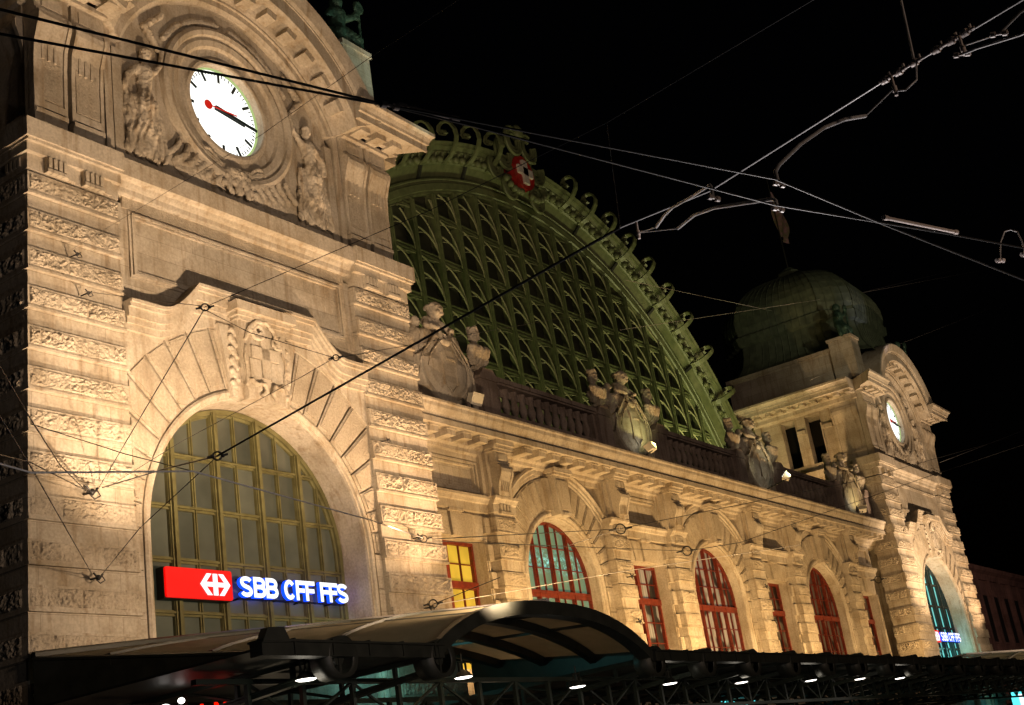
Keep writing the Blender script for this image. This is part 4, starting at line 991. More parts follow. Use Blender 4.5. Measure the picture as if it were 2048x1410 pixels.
# floodlights on the cornice
def flood(loc, aim, label, lit, arm=None):
    t = empty('floodlight', loc, label, 'floodlight', 'floodlights on the station cornice')
    b = MB(); b.hexa([(-.3, -.16, -.2), (.3, -.16, -.2), (.24, .1, -.16), (-.24, .1, -.16), (-.3, -.16, .2), (.3, -.16, .2), (.24, .1, .16), (-.24, .1, .16)])
    b.box(-.33, .33, -.2, -.16, -.23, .23); h = b.build('housing', 'lamp_off', t)
    b = MB(); b.box(-.26, .26, -.215, -.2, -.17, .17); b.build('front_glass', 'lamp_white' if lit else 'lamp_off', t)
    d = (Vector(aim) - Vector(loc)).normalized(); q = d.to_track_quat('-Y', 'Z'); t.rotation_euler = q.to_euler()
    b = MB(); b.tube([(0, .1, 0), tuple(q.inverted() @ (Vector(arm) - Vector(loc)))], .035, 6); b.build('arm', 'black', t)
    return t
flood((37.7, .55, 16.2), (37.7, -3, 14.5), 'unlit pale box floodlight on the cornice under the first cherub group', False, (37.7, .7, 15.66))
flood((50.7, .25, 16.05), (50.6, 1.0, 18.0), 'lit floodlight at the foot of the yellow green cherub shield', True, (50.4, .6, 15.68))
flood((64.9, -.3, 16.35), (64.4, 1.0, 17.6), 'lit floodlight on a long arm by the third cherub group', True, (63.4, .45, 15.68))
flood((77.6, .3, 16.0), (78.6, 1.0, 17.6), 'small lit floodlight at the last cherub shield beside the far tower', True, (77.8, .6, 15.68))
spot('shield_light', (50.9, -.35, 16.0), (50.9, .9, 18.4), 130, (1, .92, .35), 120, .8, .05)
spot('shield_light_2', (64.8, -.7, 16.3), (64.7, .8, 18.4), 150, (1, .93, .6), 120, .8, .05)
spot('shield_light_3', (78.3, -.05, 15.95), (78.7, .8, 18.0), 110, (1, .75, .28), 110, .8, .05)

# ================================================================== SIGNS on the arched windows
def make_sign(cx, label):
    t = t_ = empty('station_sign', (cx, .85, 8.2), label, 'sign', 'illuminated station signs on the tower windows')
    b = MB(); b.box(-3.22, -.88, 0, .28, 0, .82); b.build('sign_housing', 'sign_black', t)
    b = MB(); n = 8; x0, x1, z0, z1, r_ = -3.2, -.88, .02, .82, .06; pts = []
    for (cx_, cz_, a0_) in ((x1-r_, z1-r_, 0), (x0+r_, z1-r_, 90), (x0+r_, z0+r_, 180), (x1-r_, z0+r_, 270)):
        pts += [(cx_ + r_*math.cos(R(a0_ + 90*i/4)), cz_ + r_*math.sin(R(a0_ + 90*i/4))) for i in range(5)]
    b.prism(pts, -.06, -.0); b.build('red_panel', 'sign_red', t)
    b = MB(); X0, Z0 = -1.50, .42; k = 1.0
    def P_(l): b.prism([(X0 + x, Z0 + z) for x, z in l], -.085, -.062)
    P_([(-.075, -.29), (-.075, .29), (.075, .29), (.075, -.29)][::-1])
    P_([(-.40, -.06), (-.40, .06), (-.075, .06), (-.075, -.06)][::-1]); P_([(.075, -.06), (.075, .06), (.40, .06), (.40, -.06)][::-1])
    for s in (-1, 1):
        P_([(s*.53, 0), (s*.29, .29), (s*.13, .29), (s*.33, .06), (s*.39, 0)][::s]); P_([(s*.53, 0), (s*.39, 0), (s*.33, -.06), (s*.13, -.29), (s*.29, -.29)][::s])
    b.build('arrow_cross_emblem', 'sign_white', t)
    def letter(ch, x, wid):
        b = MB(); h = .58; t = .125
        def ribbon(pts, y=0):
            pts = [Vector((p[0], p[1])) for p in pts]; L_, R_ = [], []
            for i, p in enumerate(pts):
                d = (pts[min(i+1, len(pts)-1)] - pts[max(i-1, 0)]).normalized(); nn = Vector((-d.y, d.x))*t/2; L_.append(p + nn); R_.append(p - nn)
            rows = [[(l.x, -.06-y, l.y), (r.x, -.06-y, r.y), (r.x, .06, r.y), (l.x, .06, l.y)] for l, r in zip(L_, R_)]
            for i in range(len(rows)-1):
                A, B = rows[i], rows[i+1]
                b.add(A + B, [(0, 1, 5, 4)], 0); b.add(A + B, [(1, 2, 6, 5), (2, 3, 7, 6), (3, 0, 4, 7)], 1)
            b.add(rows[0], [(0, 1, 2, 3)], 1); b.add(rows[-1], [(3, 2, 1, 0)], 1)
        e_ = t/2
        def arcp(cx, cz, rx, rz, a0, a1, n=9): return [(cx + rx*math.cos(R(a0 + (a1-a0)*i/n)), cz + rz*math.sin(R(a0 + (a1-a0)*i/n))) for i in range(n+1)]
        if ch == 'F': ribbon([(e_, 0), (e_, h)]); ribbon([(e_, h-e_), (wid, h-e_)], .002); ribbon([(e_, h*.5), (wid*.92, h*.5)], .004)
        elif ch == 'B':
            ribbon([(e_, 0), (e_, h)]); m = h*.52
            ribbon([(e_, h-e_), (wid*.5, h-e_)] + arcp(wid*.55, (h-e_+m)/2, wid*.45-e_, (h-e_-m)/2, 88, -88) + [(e_, m)], .002)
            ribbon([(e_, m)] + [(wid*.5, m)] + arcp(wid*.58, (m+e_)/2, wid*.42-e_+.02, (m-e_)/2, 88, -88) + [(e_, e_)], .004)
        elif ch == 'C': ribbon(arcp(wid/2, h/2, wid/2-e_, h/2-e_, 38, 322, 20))
        elif ch == 'S': ribbon(arcp(wid/2, h*.735, wid/2-e_, h*.265-e_, 15, 180, 9) + arcp(wid/2, h*.735, wid/2-e_, h*.22, 190, 255, 3) + arcp(wid/2, h*.28, wid/2-e_, h*.20, 75, 0, 4) + arcp(wid/2, h*.265, wid/2-e_, h*.265-e_, -10, -168, 9))
        o = b.build('letter', ['sign_white', 'sign_blue'], t_); o.location = (x, 0, .14); return o
    for ch, x, w_ in (('S', -.58, .46), ('B', -.08, .46), ('B', .40, .46), ('C', 1.12, .46), ('F', 1.60, .40), ('F', 2.00, .40), ('F', 2.62, .40), ('F', 3.0, .38), ('S', 3.36, .48)):
        letter(ch, x, w_)
    b = MB()
    for x in (-.5, .9, 1.9, 3.2): b.box(x-.02, x+.02, .05, .35, .1, .14); 
    b.box(-.6, 3.8, .06, .1, .1, .14); b.box(-.6, 3.8, .06, .1, .62, .66)
    b.build('bracket', 'sign_black', t)
    return t
s1 = make_sign(XL, 'large red and white lit sign across the arched window of the near tower')
s2 = dup(s1, (XR, .85, 8.2), None, 'tiny lit sign across the teal window of the far tower')

# ================================================================== CANOPY along the front
can = empty('forecourt_canopy', (57, -5, 0), 'dark steel canopy with curved vault along the foot of the station', 'canopy')
CO = (-57, 5, 0)
def Cn(mb, name, m, parent=None):
    o = mb.build(name, m, parent or can)
    if parent is None: o.location = CO
    return o
YF, ZF = -8.8, 5.0
def fascia_gap(x): return any(abs(x - cx) < 4.6 for cx in (XL, XR))
b = MB()
for x0, x1 in ((16.4, XL - 4.5), (XL + 4.5, XR - 4.5), (XR + 4.5, 130)):
    b.box(x0, x1, YF, YF + .3, ZF - .12, ZF + .12); b.box(x0, x1, YF - .05, YF + .35, ZF + .12, ZF + .16)
    xx = x0 + .8
    while xx < x1: b.box(xx - .02, xx + .02, YF - .03, YF + .36, ZF - .1, ZF + .19); xx += 1.01
Cn(b, 'fascia', 'black')
b = MB(); b.prism([(16.4, ZF+.1), (16.55, ZF + .36), (16.95, ZF + .38), (17.1, ZF + .1)][::-1], YF - .03, YF + .15)
Cn(b, 'gutter_box', 'black')
rx = [XL - 4.55 - 3.03*k for k in (0, 1)] + [XL + 4.55 + 3.03*k for k in range(0, 18)] + [XR + 4.55 + 3.03*k for k in range(0, 8)]
rx = [x for x in rx if not (XR - 4.4 < x < XR + 4.4)]
rmesh = None; gmesh = None
for x in rx:
    if rmesh is None:
        b = MB(); rows = []; m = 20
        for (rr, y) in ((.30, YF + .05), (.39, YF - .02), (.39, YF + .5), (.36, YF + .5), (.33, YF - .0), (.30, YF + .05)):
            rows.append([(rr*math.cos(t*2*math.pi/m), y, 4.88 + rr*math.sin(t*2*math.pi/m)) for t in range(m)])
        b.strip(rows, 0, True, True)
        rmesh = Cn(b, 'girder_ring', 'black'); rmesh.location = (CO[0] + x, CO[1], 0)
        b = MB(); b.tube([(0, YF + .12, 4.88), (0, YF + .5, 4.88)], .14, 10); b.box(-.03, .03, YF + .1, YF + .45, 4.6, 5.15); b.build('ring_hub', 'black', rmesh)
        b = MB()
        b.hexa([(-.09, YF + .4, 4.62), (.09, YF + .4, 4.62), (.09, -.4, 4.05), (-.09, -.4, 4.05), (-.09, YF + .4, 4.70), (.09, YF + .4, 4.70), (.09, -.4, 4.15), (-.09, -.4, 4.15)])
        b.hexa([(-.13, YF + .4, 4.70), (.13, YF + .4, 4.70), (.13, -.4, 4.15), (-.13, -.4, 4.15), (-.13, YF + .4, 4.73), (.13, YF + .4, 4.73), (.13, -.4, 4.18), (-.13, -.4, 4.18)])
        b.box(-.07, .07, YF + .4, -.35, 4.9, 5.0)
        for q in range(5):
            y0 = YF + 1.3 + q*1.5; zb = 4.7 - (y0 - YF - .4)*.07
            b.box(-.04, .04, y0 - .04, y0 + .04, zb - .1, 4.95)
            b.tube([(0, y0, zb), (0, y0 + 1.45, 4.92)], .035, 5, 0, False)
        gmesh = Cn(b, 'girder', 'canopy_green'); gmesh.location = (CO[0] + x, CO[1], 0)
    else:
        c_ = rmesh.copy(); COL.objects.link(c_); c_.parent = can; c_.location = (CO[0] + x, CO[1], 0)
        h_ = kids(rmesh)[0].copy(); COL.objects.link(h_); h_.parent = c_
        c_ = gmesh.copy(); COL.objects.link(c_); c_.parent = can; c_.location = (CO[0] + x, CO[1], 0)
b = MB()
for x0, x1 in ((16.4, XL - 4.55), (XL + 4.55, XR - 4.55), (XR + 4.55, 130)):
    b.box(x0, x1, YF + .3, -.2, 4.985, 5.03)
Cn(b, 'flat_roof', 'black')
b = MB()
for yy in (-6.4, -3.6):
    b.box(17, 120, yy - .07, yy + .07, 4.78, 4.88); b.box(17, 120, yy - .06, yy + .06, 3.95, 4.05)
    x = 18.35; k = 0
    while x < 118: b.box(x - .05, x + .05, yy - .05, yy + .05, 4.0, 4.8); b.tube([(x, yy, 4.03), (x + 1.5, yy, 4.8)] if k % 2 else [(x, yy, 4.8), (x + 1.5, yy, 4.03)], .04, 5, 0, False); x += 1.515; k += 1
Cn(b, 'long_truss', 'canopy_green')
# vaulted bays in front of the tower entrances
def front_z(t): return 5.12 + 1.04*(1 - abs(t)**2.5)**.9
def rear_z(t): return 7.2 - .78*abs(t)**1.15
def vpt(cx, t, v):   # v 0 = front, 1 = rear wall
    return (cx - .2*(1-v) + t*(4.5 + 3.55*v), YF + (8.45)*v, front_z(t)*(1-v)**1 + rear_z(t)*v)
for cx in (XL, XR):
    ts = [-1 + 2*i/36 for i in range(37)]
    b = MB(); b.strip([[vpt(cx, t, v/10) for t in ts] for v in range(11)], 0, True)
    Cn(b, 'vault_roof', 'roof_glass')
    for v, th, dp in ((0, .26, .34), (.27, .22, .2), (.54, .22, .2), (.8, .22, .2)):
        b = MB(); rows = []
        for t in ts:
            x, y, z = vpt(cx, t, v); rows.append([(x, y - .02, z + .05), (x, y + dp, z + .05), (x, y + dp, z - th), (x, y - .02, z - th)])
        b.strip(rows, 0, False, True); b.add(rows[0], [(0, 1, 2, 3)]); b.add(rows[-1], [(3, 2, 1, 0)])
        Cn(b, 'vault_rib', 'black')
    b = MB()
    for t in (-1, -.62, -.3, 0, .3, .62, 1):
        b.tube([tuple(Vector(vpt(cx, t, v/8)) - Vector((0, 0, .03))) for v in range(9)], .05, 5, 0, False)
    b.tube([tuple(Vector(vpt(cx, t, 1)) + Vector((0, 0, .04))) for t in ts], .09, 6, 0, False)
    Cn(b, 'glazing_bar', 'black')
    for q in (-1, 1):
        b = MB(); b.strip([[vpt(cx, q, v/8) for v in range(9)], [(vpt(cx, q, v/8)[0], vpt(cx, q, v/8)[1], 5.0) for v in range(9)]]); Cn(b, 'vault_cheek', 'black')
    b = MB(); b.tube([tuple(Vector(vpt(cx, -.02, v/8)) + Vector((0, 0, .06))) for v in range(9)], .07, 6)
    Cn(b, 'ridge_rail', 'wire_steel')
# lamps hanging under the canopy
lp = [(18.28, 4.6), (23.18, 4.62), (27.78, 4.38), (32.59, 4.42), (37.18, 4.42), (42.67, 4.45), (47.35, 4.48), (51.81, 4.49)]
lnames = ['leftmost and smallest', 'second, below the left side of the vault', 'third, below the middle of the vault', 'fourth, just right of the vault', 'fifth from the left', 'sixth from the left', 'seventh from the left', 'eighth and farthest']
l0 = None
for (x, z), ln in zip(lp, lnames):
    lab = 'white disc lamp hanging under the canopy, ' + ln
    if l0 is None:
        l0 = empty('canopy_lamp', (x, -8.0, z), lab, 'lamp', 'disc lamps hanging under the canopy')
        b = MB(); b.lathe(0, 0, [(.02, .16), (.1, .14), (.17, .06), (.22, .0)], 14); b.build('shade', 'black', l0)
        b = MB(); b.lathe(0, 0, [(.2, .0), (.16, -.02), (.02, -.03)], 14); b.build('diffuser', 'lamp_glow', l0)
        b = MB(); b.tube([(0, 0, .15), (0, 0, .5)], .02, 5); b.box(-.14, .14, -.02, .02, .3, .33); b.box(-.14, -.11, -.02, .02, .12, .33); b.box(.11, .14, -.02, .02, .12, .33); b.build('hanger', 'black', l0)
    else: dup(l0, (x, -8.0, z), None, lab)
for x, z in lp: point('lamp_light', (x, -8.0, z - .25), 9, (1, .9, .72), .2)
for x in (22, 30, 60, 70, 80, 88): point('concourse_light', (x, -3.5, 3.0), 14, (1, .78, .5), .3)
# teal point lights from an unseen source, tinting the tower window jambs
point('teal_jamb_light', (29.2, -1.0, 6.2), 60, (.25, .9, .85), .1)
point('teal_jamb_light_2', (91.6, .2, 7.6), 130, (.25, 1, .92), .3)

# ================================================================== OVERHEAD TRAM WIRES
GW = 'overhead tram wires and span cables'
def wire(name, r, pts, label, m='wire', cat='wire', sag=0, n=6):
    b = MB(); P = []
    if sag and len(pts) == 2:
        a, c = Vector(pts[0]), Vector(pts[1]); P = [a.lerp(c, t/10) - Vector((0, 0, sag*4*(t/10)*(1-t/10))) for t in range(11)]
    else: P = pts
    b.tube(P, r, n); return tag(b.build(name, m), label, cat, GW)
wire('contact_wire', .009, [(3.44, -19.97, 6.0), (5.82, -20.74, 6.0), (8.93, -22.03, 6.0), (10.61, -22.33, 6.0), (13.81, -22.95, 6.0)], 'upper of two tram contact wires crossing the clock and running to the right')
wire('contact_wire', .009, [(3.57, -19.78, 6.0), (5.81, -20.73, 6.0), (6.38, -20.92, 6.0), (9.38, -21.83, 6.0), (11.34, -22.67, 6.0), (12.69, -23.21, 6.0)], 'lower of two tram contact wires crossing the clock and running to the right')
wire('span_cable', .019, [(15.49, -9.0, 8.27), (11.91, -19.2, 7.6)], 'thick black span cable rising from the ring in the arched window')
wire('span_cable', .012, [(11.91, -19.2, 7.6), (11.72, -20.39, 7.5), (10.61, -22.66, 7.3), (10.53, -22.96, 7.3), (10.4, -23.49, 7.3), (10.23, -24.09, 7.3)], 'steel span cable with insulators against the black sky, upper right', 'wire_steel')
wire('drop_rod', .011, [(10.59, -22.95, 7.35), (10.72, -22.97, 8.2)], 'straight pale suspension rod meeting the insulator chain from the top edge', 'wire_steel', 'rod')
wire('guy_wire', .016, [(15.49, -9.0, 8.27), (18.76, -4.0, 9.81), (20.08, -.3, 10.51)], 'dark guy wire from the window ring to the wall anchor of the left pier')
wire('guy_wire', .009, [(15.41, -9.0, 8.2), (17.14, -5.0, 8.11), (19.91, -.2, 8.27)], 'thin guy wire slanting down from the window ring to the lower wall anchor')
wire('guy_wire', .009, [(19.77, -.2, 8.38), (11.72, -9.0, 7.57), (7.59, -14.0, 6.38)], 'thin wire rising left from the lower wall anchor of the left pier')
wire('guy_wire', .011, [(19.64, -.3, 10.34), (16.82, -3.0, 9.91), (13.94, -6.0, 9.56), (10.36, -10.0, 8.83)], 'steep dark wire rising left from the upper wall anchor of the left pier')
wire('guy_wire', .013, [(19.71, -.3, 10.35), (16.57, -3.0, 9.72), (14.65, -5.0, 9.13), (11.72, -8.0, 8.08)], 'shallow sagging wire running left from the upper wall anchor')
wire('guy_wire', .009, [(19.93, -.3, 10.43), (13.5, -11.0, 9.86)], 'fine wire from the upper wall anchor to the ring under the hood moulding')
wire('span_wire', .006, [(13.51, -10.99, 9.9), (13.04, -15.9, 9.5), (12.58, -18.96, 9.3), (11.91, -21.97, 9.2)], 'very thin wire climbing right from the ring under the hood moulding')
wire('drop_wire', .004, [(12.58, -18.96, 9.3), (11.91, -19.2, 7.6)], 'faint near vertical dropper wire against the dark sky above the arch')
wire('guy_wire', .007, [(13.47, -11.0, 9.91), (16.84, -6.0, 12.62), (19.87, -.2, 15.67)], 'thin wire from the hood moulding ring left to a wall hook')
wire('span_wire', .0045, [(19.53, -.2, 16.76), (16.46, -6.44, 14.5), (13.72, -12.37, 12.5), (12.12, -15.86, 11.5), (11.34, -18.03, 11.0)], 'hair thin wire passing over the lower right of the clock')
wire('span_wire', .006, [(13.5, -11.0, 9.86), (13.85, -11.6, 9.34), (14.78, -12.5, 8.81)], 'thin wire joining the two rings over the near arch')
wire('span_wire', .007, [(14.78, -12.5, 8.81), (23.85, -8.0, 12.61), (74.15, 10.0, 32.4)], 'faint wire running right from the ring over the voussoirs towards the dome')
wire('guy_wire', .007, [(14.73, -12.5, 8.8), (16.69, -10.0, 9.64), (20.15, -3.0, 10.9), (20.31, -.2, 10.57)], 'thin wire falling left from the ring over the voussoirs to the pier anchor')
wire('feeder_wire', .012, [(7.58, -14.0, 5.74), (8.79, -13.0, 6.04), (11.36, -12.8, 6.44), (18.21, -10.0, 7.14), (32.47, -.3, 10.31)], 'pale wire crossing the big arched window to the right pier', 'wire_steel')
wire('guy_wire', .009, [(15.4, -4.0, 10.3), (16.01, -6.0, 9.21), (16.29, -7.5, 8.5)], 'short dark wire slanting across the left pier')
wire('span_wire', .016, [(33.12, -.2, 10.35), (44.12, -1.0, 11.48), (69.61, -2.0, 16.17), (120.54, -3.0, 26.91)], 'wire from the right pier rings across the red windows to the upper right')
wire('span_wire', .014, [(33.1, -.2, 10.29), (49.51, -1.0, 11.01)], 'lower wire from the right pier rings to the ring between two red windows')
wire('span_wire', .016, [(49.75, -1.0, 11.03), (54.2, -1.5, 11.64), (73.6, -5.0, 16.15), (92.14, -8.0, 20.31)], 'wire rising right from the ring between two red windows')
wire('span_wire', .012, [(44.2, -1.0, 11.49), (35.22, -4.0, 9.43)], 'wire falling left across the lit green arched window', 'wire_steel')
wire('span_wire', .014, [(32.76, -.2, 8.24), (32.5, -3.0, 8.45)], 'short wire leaving the lowest pier anchor')
wire('span_wire', .014, [(32.81, -.2, 8.21), (41.41, -2.0, 9.37), (60.08, -2.0, 11.88)], 'wire from the lowest pier anchor crossing three windows', 'wire_steel')
wire('span_wire', .009, [(53.26, 2.0, 22.95), (91.99, 2.0, 34.61), (182.68, 2.0, 62.86)], 'faint wire over the copper dome', 'wire_steel')
wire('span_wire', .009, [(50.77, 0.0, 24.23), (87.3, 6.0, 33.44), (212.76, 6.0, 74.55)], 'faint wire passing just above the copper dome finial', 'wire_steel')
wire('span_wire', .010, [(78.69, 2.0, 25.22), (105.55, 2.0, 33.93), (175.26, 2.0, 56.41)], 'faint wire climbing right from the far clock gable', 'wire_steel')
wire('span_wire', .012, [(97.0, 0.0, 21.55), (137.73, 0.0, 31.0)], 'faint wire right of the far clock tower', 'wire_steel')
wire('pull_off_arm', .017, [(9.08, -22.0, 6.02), (9.08, -22.0, 6.13), (9.14, -22.02, 6.2), (9.35, -22.16, 6.4), (9.63, -22.31, 6.6), (9.93, -22.41, 6.75), (10.22, -22.51, 6.85)], 'upper curved pale steady arm holding a contact wire', 'wire_steel', 'steady arm')
wire('pull_off_arm', .016, [(9.52, -21.8, 6.02), (9.52, -21.8, 6.1), (9.56, -21.76, 6.14), (9.63, -21.63, 6.2), (10.05, -21.06, 6.5), (10.45, -20.69, 6.7), (10.8, -20.35, 6.8)], 'middle curved pale steady arm, lit along its length', 'wire_steel', 'steady arm')
wire('pull_off_arm', .014, [(8.87, -21.53, 6.02), (8.87, -21.53, 6.12), (8.93, -21.5, 6.17), (9.47, -21.09, 6.4), (9.92, -20.72, 6.6), (10.21, -20.5, 6.7), (10.59, -20.22, 6.8)], 'dim curved steady arm, leftmost against the sky', 'wire_steel', 'steady arm')
wire('pull_off_arm', .014, [(9.82, -24.1, 7.0), (9.8, -23.96, 6.95), (9.81, -23.85, 6.9), (9.8, -23.77, 6.85)], 'curved steady arm at the top right corner', 'wire_steel', 'steady arm')
wire('pull_off_arm', .010, [(9.47, -24.08, 6.6), (9.67, -23.93, 6.7), (9.74, -23.81, 6.75), (9.88, -23.58, 6.85), (9.97, -23.44, 6.9)], 'straight brownish steady arm at the right edge near the top', 'wire_steel', 'steady arm')
wire('link_wire', .007, [(10.22, -22.51, 6.85), (10.28, -22.79, 7.02)], 'short link between the upper steady arm and its insulator', 'wire_steel')
wire('link_wire', .007, [(9.8, -23.77, 6.85), (10.22, -23.42, 7.1)], 'short link below the insulator chain at the top right', 'wire_steel')
wire('link_wire', .006, [(11.38, -19.65, 7.2), (10.8, -20.35, 6.8)], 'link from the small insulator to the middle steady arm', 'wire_steel')
wire('link_wire', .006, [(11.38, -19.65, 7.2), (10.59, -20.22, 6.8)], 'link from the small insulator to the dim steady arm', 'wire_steel')
wire('jumper_loop', .007, [(12.57, -23.05, 6.0), (12.62, -23.05, 6.15), (12.72, -23.02, 6.3), (12.82, -22.95, 6.38), (12.76, -22.9, 6.36), (12.62, -22.86, 6.22), (12.5, -22.83, 6.0)], 'looped jumper cable at the right edge', 'wire_steel', 'cable')
wire('jumper_loop', .008, [(10.3, -22.79, 7.0), (10.26, -22.88, 6.95), (10.36, -22.97, 7.05), (10.5, -22.98, 7.28)], 'small looped jumper under the lower insulators', 'wire_steel', 'cable')
def clampset(loc, d, label, m='white_rod', s=1):
    d = Vector(d).normalized(); b = MB(); p = Vector(loc)
    for q in (-1, 1): b.tube([tuple(p + d*(q*.045*s) - d*.018*s), tuple(p + d*(q*.045*s) + d*.018*s)], .024*s, 8)
    b.tube([tuple(p - d*.07*s), tuple(p + d*.07*s)], .011*s, 6); tag(b.build('wire_clamp', m), label, 'clamp', 'clamps on the tram wires')
clampset((9.08, -22.0, 6.02), (1, -.3, 0), 'shiny clamp of the upper steady arm'); clampset((9.52, -21.8, 6.02), (1, -.35, 0), 'shiny clamp of the middle steady arm'); clampset((8.87, -21.53, 6.02), (1, -.3, 0), 'shiny clamp of the dim steady arm')
clampset((5.82, -20.74, 6.0), (1, -.4, 0), 'pair of shiny clamps where the contact wires meet beside the near cornice')
clampset((12.5, -22.83, 6.0), (1, -.3, .2), 'clamp at the foot of the jumper loop'); clampset((12.57, -23.05, 6.0), (1, -.3, .2), 'clamp at the right end of the jumper loop')
clampset((9.8, -23.77, 6.85), (0, 1, .3), 'clamp on the top right steady arm'); clampset((9.97, -23.44, 6.9), (0, 1, .3), 'clamp on the brownish steady arm')
# strings of insulators
P0, P1 = Vector((10.62, -22.62, 7.3)), Vector((10.38, -23.5, 7.3))
for k, (t, l) in enumerate(((.06, 'lowest'), (.22, 'second'), (.40, 'third, under the straight rod'), (.64, 'fourth'), (.80, 'fifth'), (.95, 'topmost'))):
    p = P0.lerp(P1, t); d = (P1-P0).normalized(); b = MB()
    for q, r_ in ((-.035, .030), (-.0, .034), (.03, .02), (.05, .014)): b.tube([tuple(p + d*(q-.014)), tuple(p + d*(q+.014))], r_, 10)
    b.tube([tuple(p - d*.07), tuple(p + d*.08)], .013, 6); b.tube([tuple(p + d*.045), tuple(p + d*.045 + Vector((0, 0, .05)))], .012, 6)
    tag(b.build('insulator', 'white_rod'), 'white insulator on the steel span cable, ' + l, 'insulator', 'insulators on the span cable')
for p, l in (((10.29, -22.79, 7.02), 'hanging insulator under the lower chain at the upper right'), ((10.22, -23.42, 7.08), 'hanging insulator under the upper chain near the corner'), ((11.38, -19.65, 7.2), 'small bright insulator left of the steady arms')):
    b = MB(); p = Vector(p); b.tube([tuple(p + Vector((0, 0, .12))), tuple(p)], .013, 6); b.tube([tuple(p + Vector((0, 0, .02))), tuple(p - Vector((0, 0, .03)))], .022, 8); b.tube([tuple(p - Vector((0, 0, .03))), tuple(p - Vector((0, 0, .07)))], .016, 8)
    tag(b.build('insulator', 'white_rod'), l, 'insulator', 'insulators on the span cable')
for a, c, l in (((5.98, -20.72, 6.07), (6.36, -20.86, 6.06), 'white insulating rod in the contact wire beside the near cornice'), ((10.22, -22.45, 5.9), (11.41, -22.72, 6.02), 'white insulating rod in the contact wire at the right')):
    b = MB(); b.tube([a, c], .016, 8); d = (Vector(c)-Vector(a)).normalized()
    for e in (a, c): b.tube([tuple(Vector(e) - d*.03), tuple(Vector(e) + d*.03)], .022, 8)
    tag(b.build('insulator_rod', 'white_rod'), l, 'insulator', 'insulating rods in the contact wires')
# rings with strainers
def wring(p, r, t, label):
    o = empty('wire_ring', p, label, 'ring', 'rings joining the span wires'); b = MB()
    b.tube([(r*math.cos(a)*.75, -r*math.cos(a)*.66, r*math.sin(a)) for a in [2*math.pi*k/18 for k in range(19)]], t, 5); b.build('ring', 'wire', o)
    b = MB(); d = Vector((.75, -.66, 0)); 
    for s in (-1, 1): b.tube([tuple(d*s*r*1.05), tuple(d*s*r*2.4 + Vector((0, 0, s*.02)))], t*1.3, 5); ell(b, tuple(d*s*r*1.3), t*2, t*2, t*2, 6)
    b.build('strainer', 'wire', o)
wring((15.49, -9.0, 8.27), .075, .018, 'black iron ring in front of the big arched window'); wring((13.52, -11.0, 9.9), .06, .013, 'iron ring below the left hood moulding'); wring((14.78, -12.5, 8.82), .05, .011, 'small iron ring over the right voussoirs')
wring((44.24, -1.0, 11.49), .2, .028, 'iron ring left of the middle red arched window'); wring((49.7, -1.0, 11.03), .2, .028, 'iron ring over the narrow red window'); wring((32.53, -.28, 10.29), .12, .02, 'iron ring at the upper anchor of the right pier')
wring((32.62, -.28, 8.22), .13, .022, 'iron ring at the lower anchor of the right pier'); wring((73.44, -1.0, 11.17), .2, .028, 'iron ring in front of the far end of the wing')
def anchor(p, label, s=1):
    b = MB(); x, y, z = p
    ell(b, (x, y, z), .06*s, .06*s, .06*s, 8); b.tube([(x, y, z), (x, y + .3, z + .02)], .025*s, 6); b.tube([(x-.12*s, y, z+.1*s), (x, y-.03, z-.05*s), (x+.12*s, y, z+.08*s)], .025*s, 6)
    b.tube([(x+.1*s, y, z+.05*s), (x+.18*s, y, z-.05*s), (x+.05*s, y, z-.12*s), (x-.05*s, y, z-.05*s)], .014*s, 5)
    tag(b.build('wall_anchor', 'wire'), label, 'anchor', 'iron wall anchors for the wires')
for p, l, s in (((19.75, -.32, 10.36), 'large black wall anchor where many wires meet on the left pier', 1.4), ((19.85, -.3, 8.3), 'lower wall anchor on the left pier', 1.1), ((19.6, -.3, 16.6), 'topmost wall hook on the left pier', .8), ((19.9, -.3, 15.6), 'wall hook beside the left end of the hood moulding', .8),
                ((32.35, -.3, 10.33), 'upper wall anchor on the right pier', 1), ((32.45, -.3, 8.1), 'lowest wall anchor on the right pier', 1), ((31.3, -.3, 13.4), 'wall hook on the upper right pier', .7), ((48.2, 1.0, 10.3), 'wall anchor left of the narrow red window', 1.1), ((48.2, 1.0, 8.4), 'lower wall anchor left of the narrow red window', 1.1),
                ((62.1, 1.0, 10.6), 'wall anchor left of the last arched window', 1.1), ((62.3, 1.0, 8.9), 'lower wall anchor left of the last arched window', 1.1)):
    anchor(p, l, s)

# ================================================================== REST OF THE PLACE
b = MB(); b.box(-400, 600, -300, 500, -.3, 0); tag(b.build('ground', 'asphalt'), 'dark asphalt square in front of the station', 'ground', None, 'structure')
fb = empty('neighbouring_building', (112, 4, 0), 'dim reddish sandstone building at the right edge beyond the far tower', 'building')
b = MB(); b.box(-9, 60, 0, 20, 0, 14.6); 
b.moulx([(0, 15.6), (-.7, 15.6), (-.6, 15.3), (-.3, 15.1), (-.2, 14.6), (0, 14.6)], -9.2, 60)
for k in range(20): b.box(-8.9 + k*3.4, -8.3 + k*3.4, -.25, 0, 0, 14.6)
b.box(-9.1, 60, -.3, 0, 8.0, 8.5); b.build('wall', 'reddish', fb)
for k in range(8):
    f_ = MB(); x = -7.2 + k*3.4
    f_.box(x - .75, x + .75, -.12, .0, 9.2, 13.4); f_.box(x-.75, x+.75, -.12, 0, 3.6, 7.2); wn_ = f_.build('window', 'reddish', fb)
    g_ = MB(); g_.box(x-.6, x+.6, -.14, -.12, 9.35, 13.25); g_.box(x-.6, x+.6, -.14, -.12, 3.75, 7.05); g_.build('pane', 'void', wn_)
